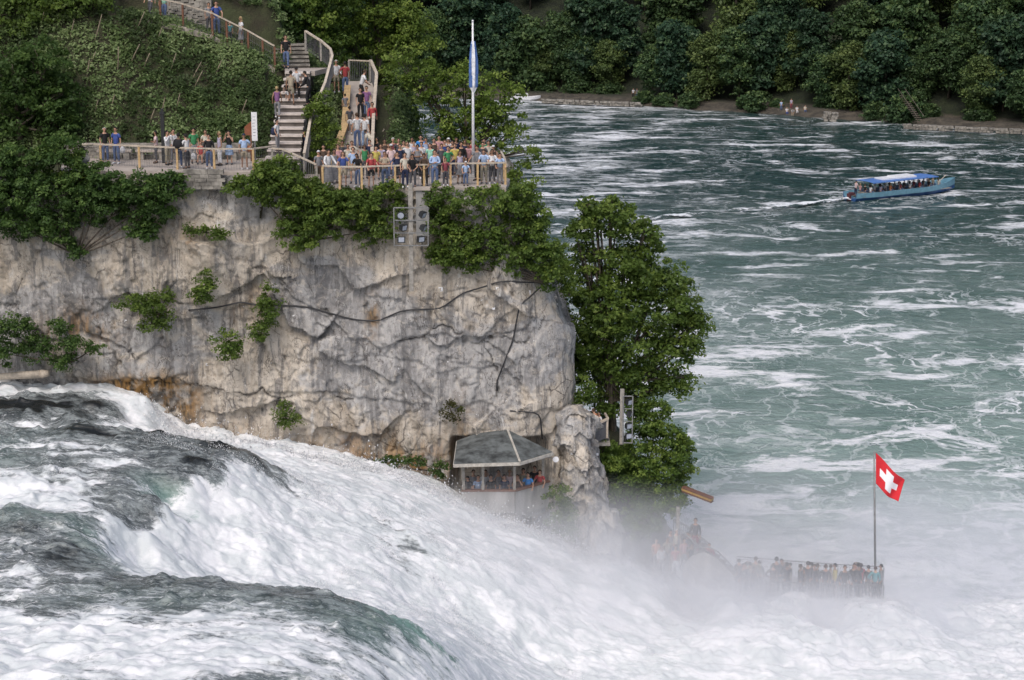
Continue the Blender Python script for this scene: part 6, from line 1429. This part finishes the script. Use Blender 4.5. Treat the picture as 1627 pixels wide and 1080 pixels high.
# balcony couple
person((k0 := at(946, 690, 90.2))[0:3]*np.array([1, 1, 0])+np.array([0, 0, BALZ]), 1.74, 60, 'lean', 'tee', 'orange', 'trousers', 'navy', 'short', 'brown', "person in orange top leaning on the little balcony rail", "couple on the little balcony")
person(at(952, 690, 90.6)*np.array([1, 1, 0])+np.array([0, 0, BALZ]), 1.45, 120, 'stand', 'tee', 'white', 'trousers', 'navy', 'short', 'dark', "shorter person in white top on the little balcony", "couple on the little balcony")
# lower stairs and platform
def PP(px, py, Y): return at(px, py, Y)
LOW = [(1074, 890, 87.4, 1.6, 200, 'stand', 'longsleeve', 'cream', 'trousers', 'dark grey', 'short', 'white', "at the top left of the lower stairs"),
       (1104, 880, 87.8, 1.86, 160, 'stand', 'longsleeve', 'dark grey', 'trousers', 'maroon', 'short', 'dark', "tallest by the lower stair rail"),
       (1060, 905, 87.0, 1.7, 190, 'walk', 'tee', 'khaki', 'trousers', 'brown', 'short', 'brown', "coming down beside the bushes"),
       (1042, 905, 87.2, 1.6, 190, 'stand', 'tee', 'orange', 'trousers', 'grey', 'short', 'brown', "lowest left of the stairs"),
       (1086, 906, 86.9, 1.66, 190, 'walk', 'tee', 'pink', 'trousers', 'grey', 'short', 'brown', "halfway down the lower stairs"),
       (1098, 912, 86.7, 1.6, 190, 'walk', 'tee', 'dark grey', 'trousers', 'grey', 'short', 'dark', "behind the curved wall"),
       (1126, 912, 86.6, 1.62, 170, 'rail', 'longsleeve', 'maroon', 'trousers', 'grey', 'short', 'brown', "where the rail bends"),
       (1072, 916, 86.6, 1.6, 190, 'walk', 'tee', 'red', 'trousers', 'white', 'short', 'brown', "in the spray beside the curved wall"),
       (1050, 915, 86.8, 1.6, 190, 'walk', 'longsleeve', 'white', 'trousers', 'grey', 'short', 'brown', "white figure at the foam edge"),
       (1064, 893, 87.3, 1.68, 200, 'walk', 'tee', 'grey', 'trousers', 'denim', 'long', 'dark', "close to the stair bushes"),
       (1092, 895, 87.2, 1.6, 170, 'stand', 'longsleeve', 'grey', 'trousers', 'brown', 'short', 'dark', "behind the pink walker")]
for i, (px, py, Y, H, yw, ps, tk, tc, bk, bc_, hk, hc, wh) in enumerate(LOW):
    person(PP(px, py, Y), H, yw, ps, tk, tc, bk, bc_, hk, hc, lab('person', tk, tc, bk, bc_, hk, hc, wh), "visitors on the lower stairs", i % 3)
PL = [(1173, 'brown', 1.6), (1180, 'dark grey', 1.58), (1190, 'beige', 1.7), (1199, 'khaki', 1.72), (1184, 'black', 1.7), (1196, 'brown', 1.5), (1232, 'dark grey', 1.76), (1240, 'dark grey', 1.72), (1249, 'black', 1.76), (1227, 'brown', 1.5), (1254, 'khaki', 1.6),
      (1270, 'dark grey', 1.7), (1282, 'dark grey', 1.72), (1292, 'navy', 1.66), (1288, 'grey', 1.5), (1310, 'dark grey', 1.7), (1325, 'yellow', 1.74), (1318, 'beige', 1.45), (1334, 'grey', 1.4), (1355, 'black', 1.8), (1366, 'red', 1.6), (1205, 'dark grey', 1.62), (1276, 'brown', 1.5), (1297, 'dark grey', 1.6), (1378, 'black', 1.62), (1340, 'dark grey', 1.7), (1362, 'dark grey', 1.8), (1389, 'teal', 1.6), (1398, 'grey', 1.5), (1345, 'white', 1.3)]
for i, (px, tc, H) in enumerate(PL):
    py = 944+(px-1173)*.035+(i*5 % 7)*1.6-4
    p = atz(px, py, ZP); ps = ['stand', 'rail', 'camera', 'hip', 'stand', 'folded'][i % 6]
    near = "by the curved wall" if px < 1205 else "in the second cluster" if px < 1260 else "in the third cluster" if px < 1300 else "left of the flagpole" if px < 1350 else "next to the red flag pole"
    nth = sorted([q[0] for q in PL]).index(px)+1
    person(p, H*(1.04+.05*math.sin(i*2.3)), [0, 180, 20, 350, 90, 270][i % 6], ps, 'longsleeve', tc, 'trousers', ['dark grey', 'black', 'navy'][i % 3], 'short', ['dark', 'brown'][i % 2],
           f"figure in {tc} jacket, number {nth} from left {near}", "misty visitors on the lower platform", i % 3)
# boat passengers
bt_ = Matrix.Translation(Vector([float(v) for v in bc])) @ Matrix.Rotation(bang, 4, 'Z')
cols = ['white', 'black', 'pink', 'lavender', 'white', 'brown', 'orange', 'white', 'black', 'maroon', 'grey', 'black', 'white', 'dark grey', 'red', 'red', 'maroon', 'white', 'black', 'brown', 'white', 'cream', 'beige', 'grey']
for i, tc in enumerate(cols):
    rr_ = i//3; c_ = i % 3; v = bt_ @ Vector((-bL/2+2.4+rr_*1.55, (-.85, 0, .85)[c_]+.05*((i*5) % 3), .42-.47+.70-.2))
    person(v, 1.7, math.degrees(bang)-90, 'sit', 'tee', tc, 'trousers', 'denim', 'short' if i % 3 else 'long', ['dark', 'brown', 'blond', 'dark'][i % 4],
           f"passenger in {tc} top, {['near', 'middle', 'far'][c_]} seat of the {['first', 'second', 'third', 'fourth', 'fifth', 'sixth', 'seventh', 'eighth'][rr_]} bench from the stern", "passengers of the tour boat", i % 3)
v = bt_ @ Vector((-bL/2+.95, .1, .45)); person(v, 1.78, math.degrees(bang)-90, 'rail', 'tee', 'pale pink', 'trousers', 'navy', 'short', 'dark', "boat driver in pale pink top standing at the stern", "passengers of the tour boat")
# far bank
for px, py, tc, bcol, ps, lb in [(1006, 156, 'white', 'black', 'stand', "person in white top standing left on the far shore lawn"), (1012, 156, 'grey', 'denim', 'stand', "person in grey top standing right of the white one on the far shore"),
       (1241, 176, 'light blue', 'denim', 'stand', "picnicker in light blue top, leftmost of the group"), (1250, 182, 'white', 'blue', 'sit', "picnicker in white top sitting second from left"), (1257, 173, 'lavender', 'maroon', 'stand', "picnicker in lavender top standing at the back"),
       (1266, 180, 'white', 'white', 'sit', "picnicker in white sitting at the right"), (1279, 179, 'cream', 'denim', 'sit', "picnicker in cream top, rightmost of the group"), (1259, 187, 'white', 'beige', 'bend', "picnicker bending down nearest to the water")]:
    p = atz(px, py, .9); Yv = p[1]
    for _ in range(30): zz = far_z(np.array([p[0]]), np.array([Yv]))[0]; q = at(px, py, Yv); Yv += (q[2]-zz)*3 if abs(q[2]-zz) > .02 else 0
    p = at(px, py, Yv); person(p, 1.75, 180, ps, 'tee', tc, 'trousers', bcol, 'short', 'dark', lb, "people on the far shore")
# things carried
def bag(label, c, s, col, name="bag", cat="bag"):
    m = MB(); c = np.array(c); V = []; n = 14
    for i, (zz, w_, d_) in enumerate([(0, .6, .5), (.12, 1, 1), (.5, 1.05, 1.0), (.85, .8, .6), (1, .45, .2)]):
        for j in range(n):
            a = 2*math.pi*j/n; V.append((c[0]+math.cos(a)*s*.5*w_, c[1]+math.sin(a)*s*.32*d_, c[2]+zz*s*1.25))
    m.add(V, [(i*n+j, i*n+(j+1) % n, (i+1)*n+(j+1) % n, (i+1)*n+j) for i in range(4) for j in range(n)]+[tuple(range(n-1, -1, -1)), tuple(range(4*n, 5*n))])
    m.tube([c+np.array([-s*.2, 0, s*1.2]), c+np.array([0, 0, s*1.6]), c+np.array([s*.2, 0, s*1.2])], .012, 5)
    tag(m.build(name, cloth(PAL[col]), smooth=True), label, cat)
bag("white carrier bag held by the man in the blue shirt on the left terrace", atz(196, 256, ZL)+np.array([0, -.1, .42]), .26, 'white')
bag("orange shoulder bag on the hip of the visitor in light blue beside the sign", atz(397, 268, ZL)+np.array([0, -.05, .80]), .26, 'orange')
bag("black backpack on the visitor with back turned at the left terrace rail", atz(286, 268, ZL)+np.array([0, -.22, 1.0]), .36, 'black', 'backpack', 'backpack')
bag("white carrier bag beside the visitor reaching for the left terrace rail", atz(308, 268, ZL)+np.array([0, 0, .45]), .24, 'white')
bag("dark backpack of the visitor in white at the foot of the stairs", stairz(437, 240)+np.array([-.02, -.1, .80]), .30, 'navy', 'backpack', 'backpack')
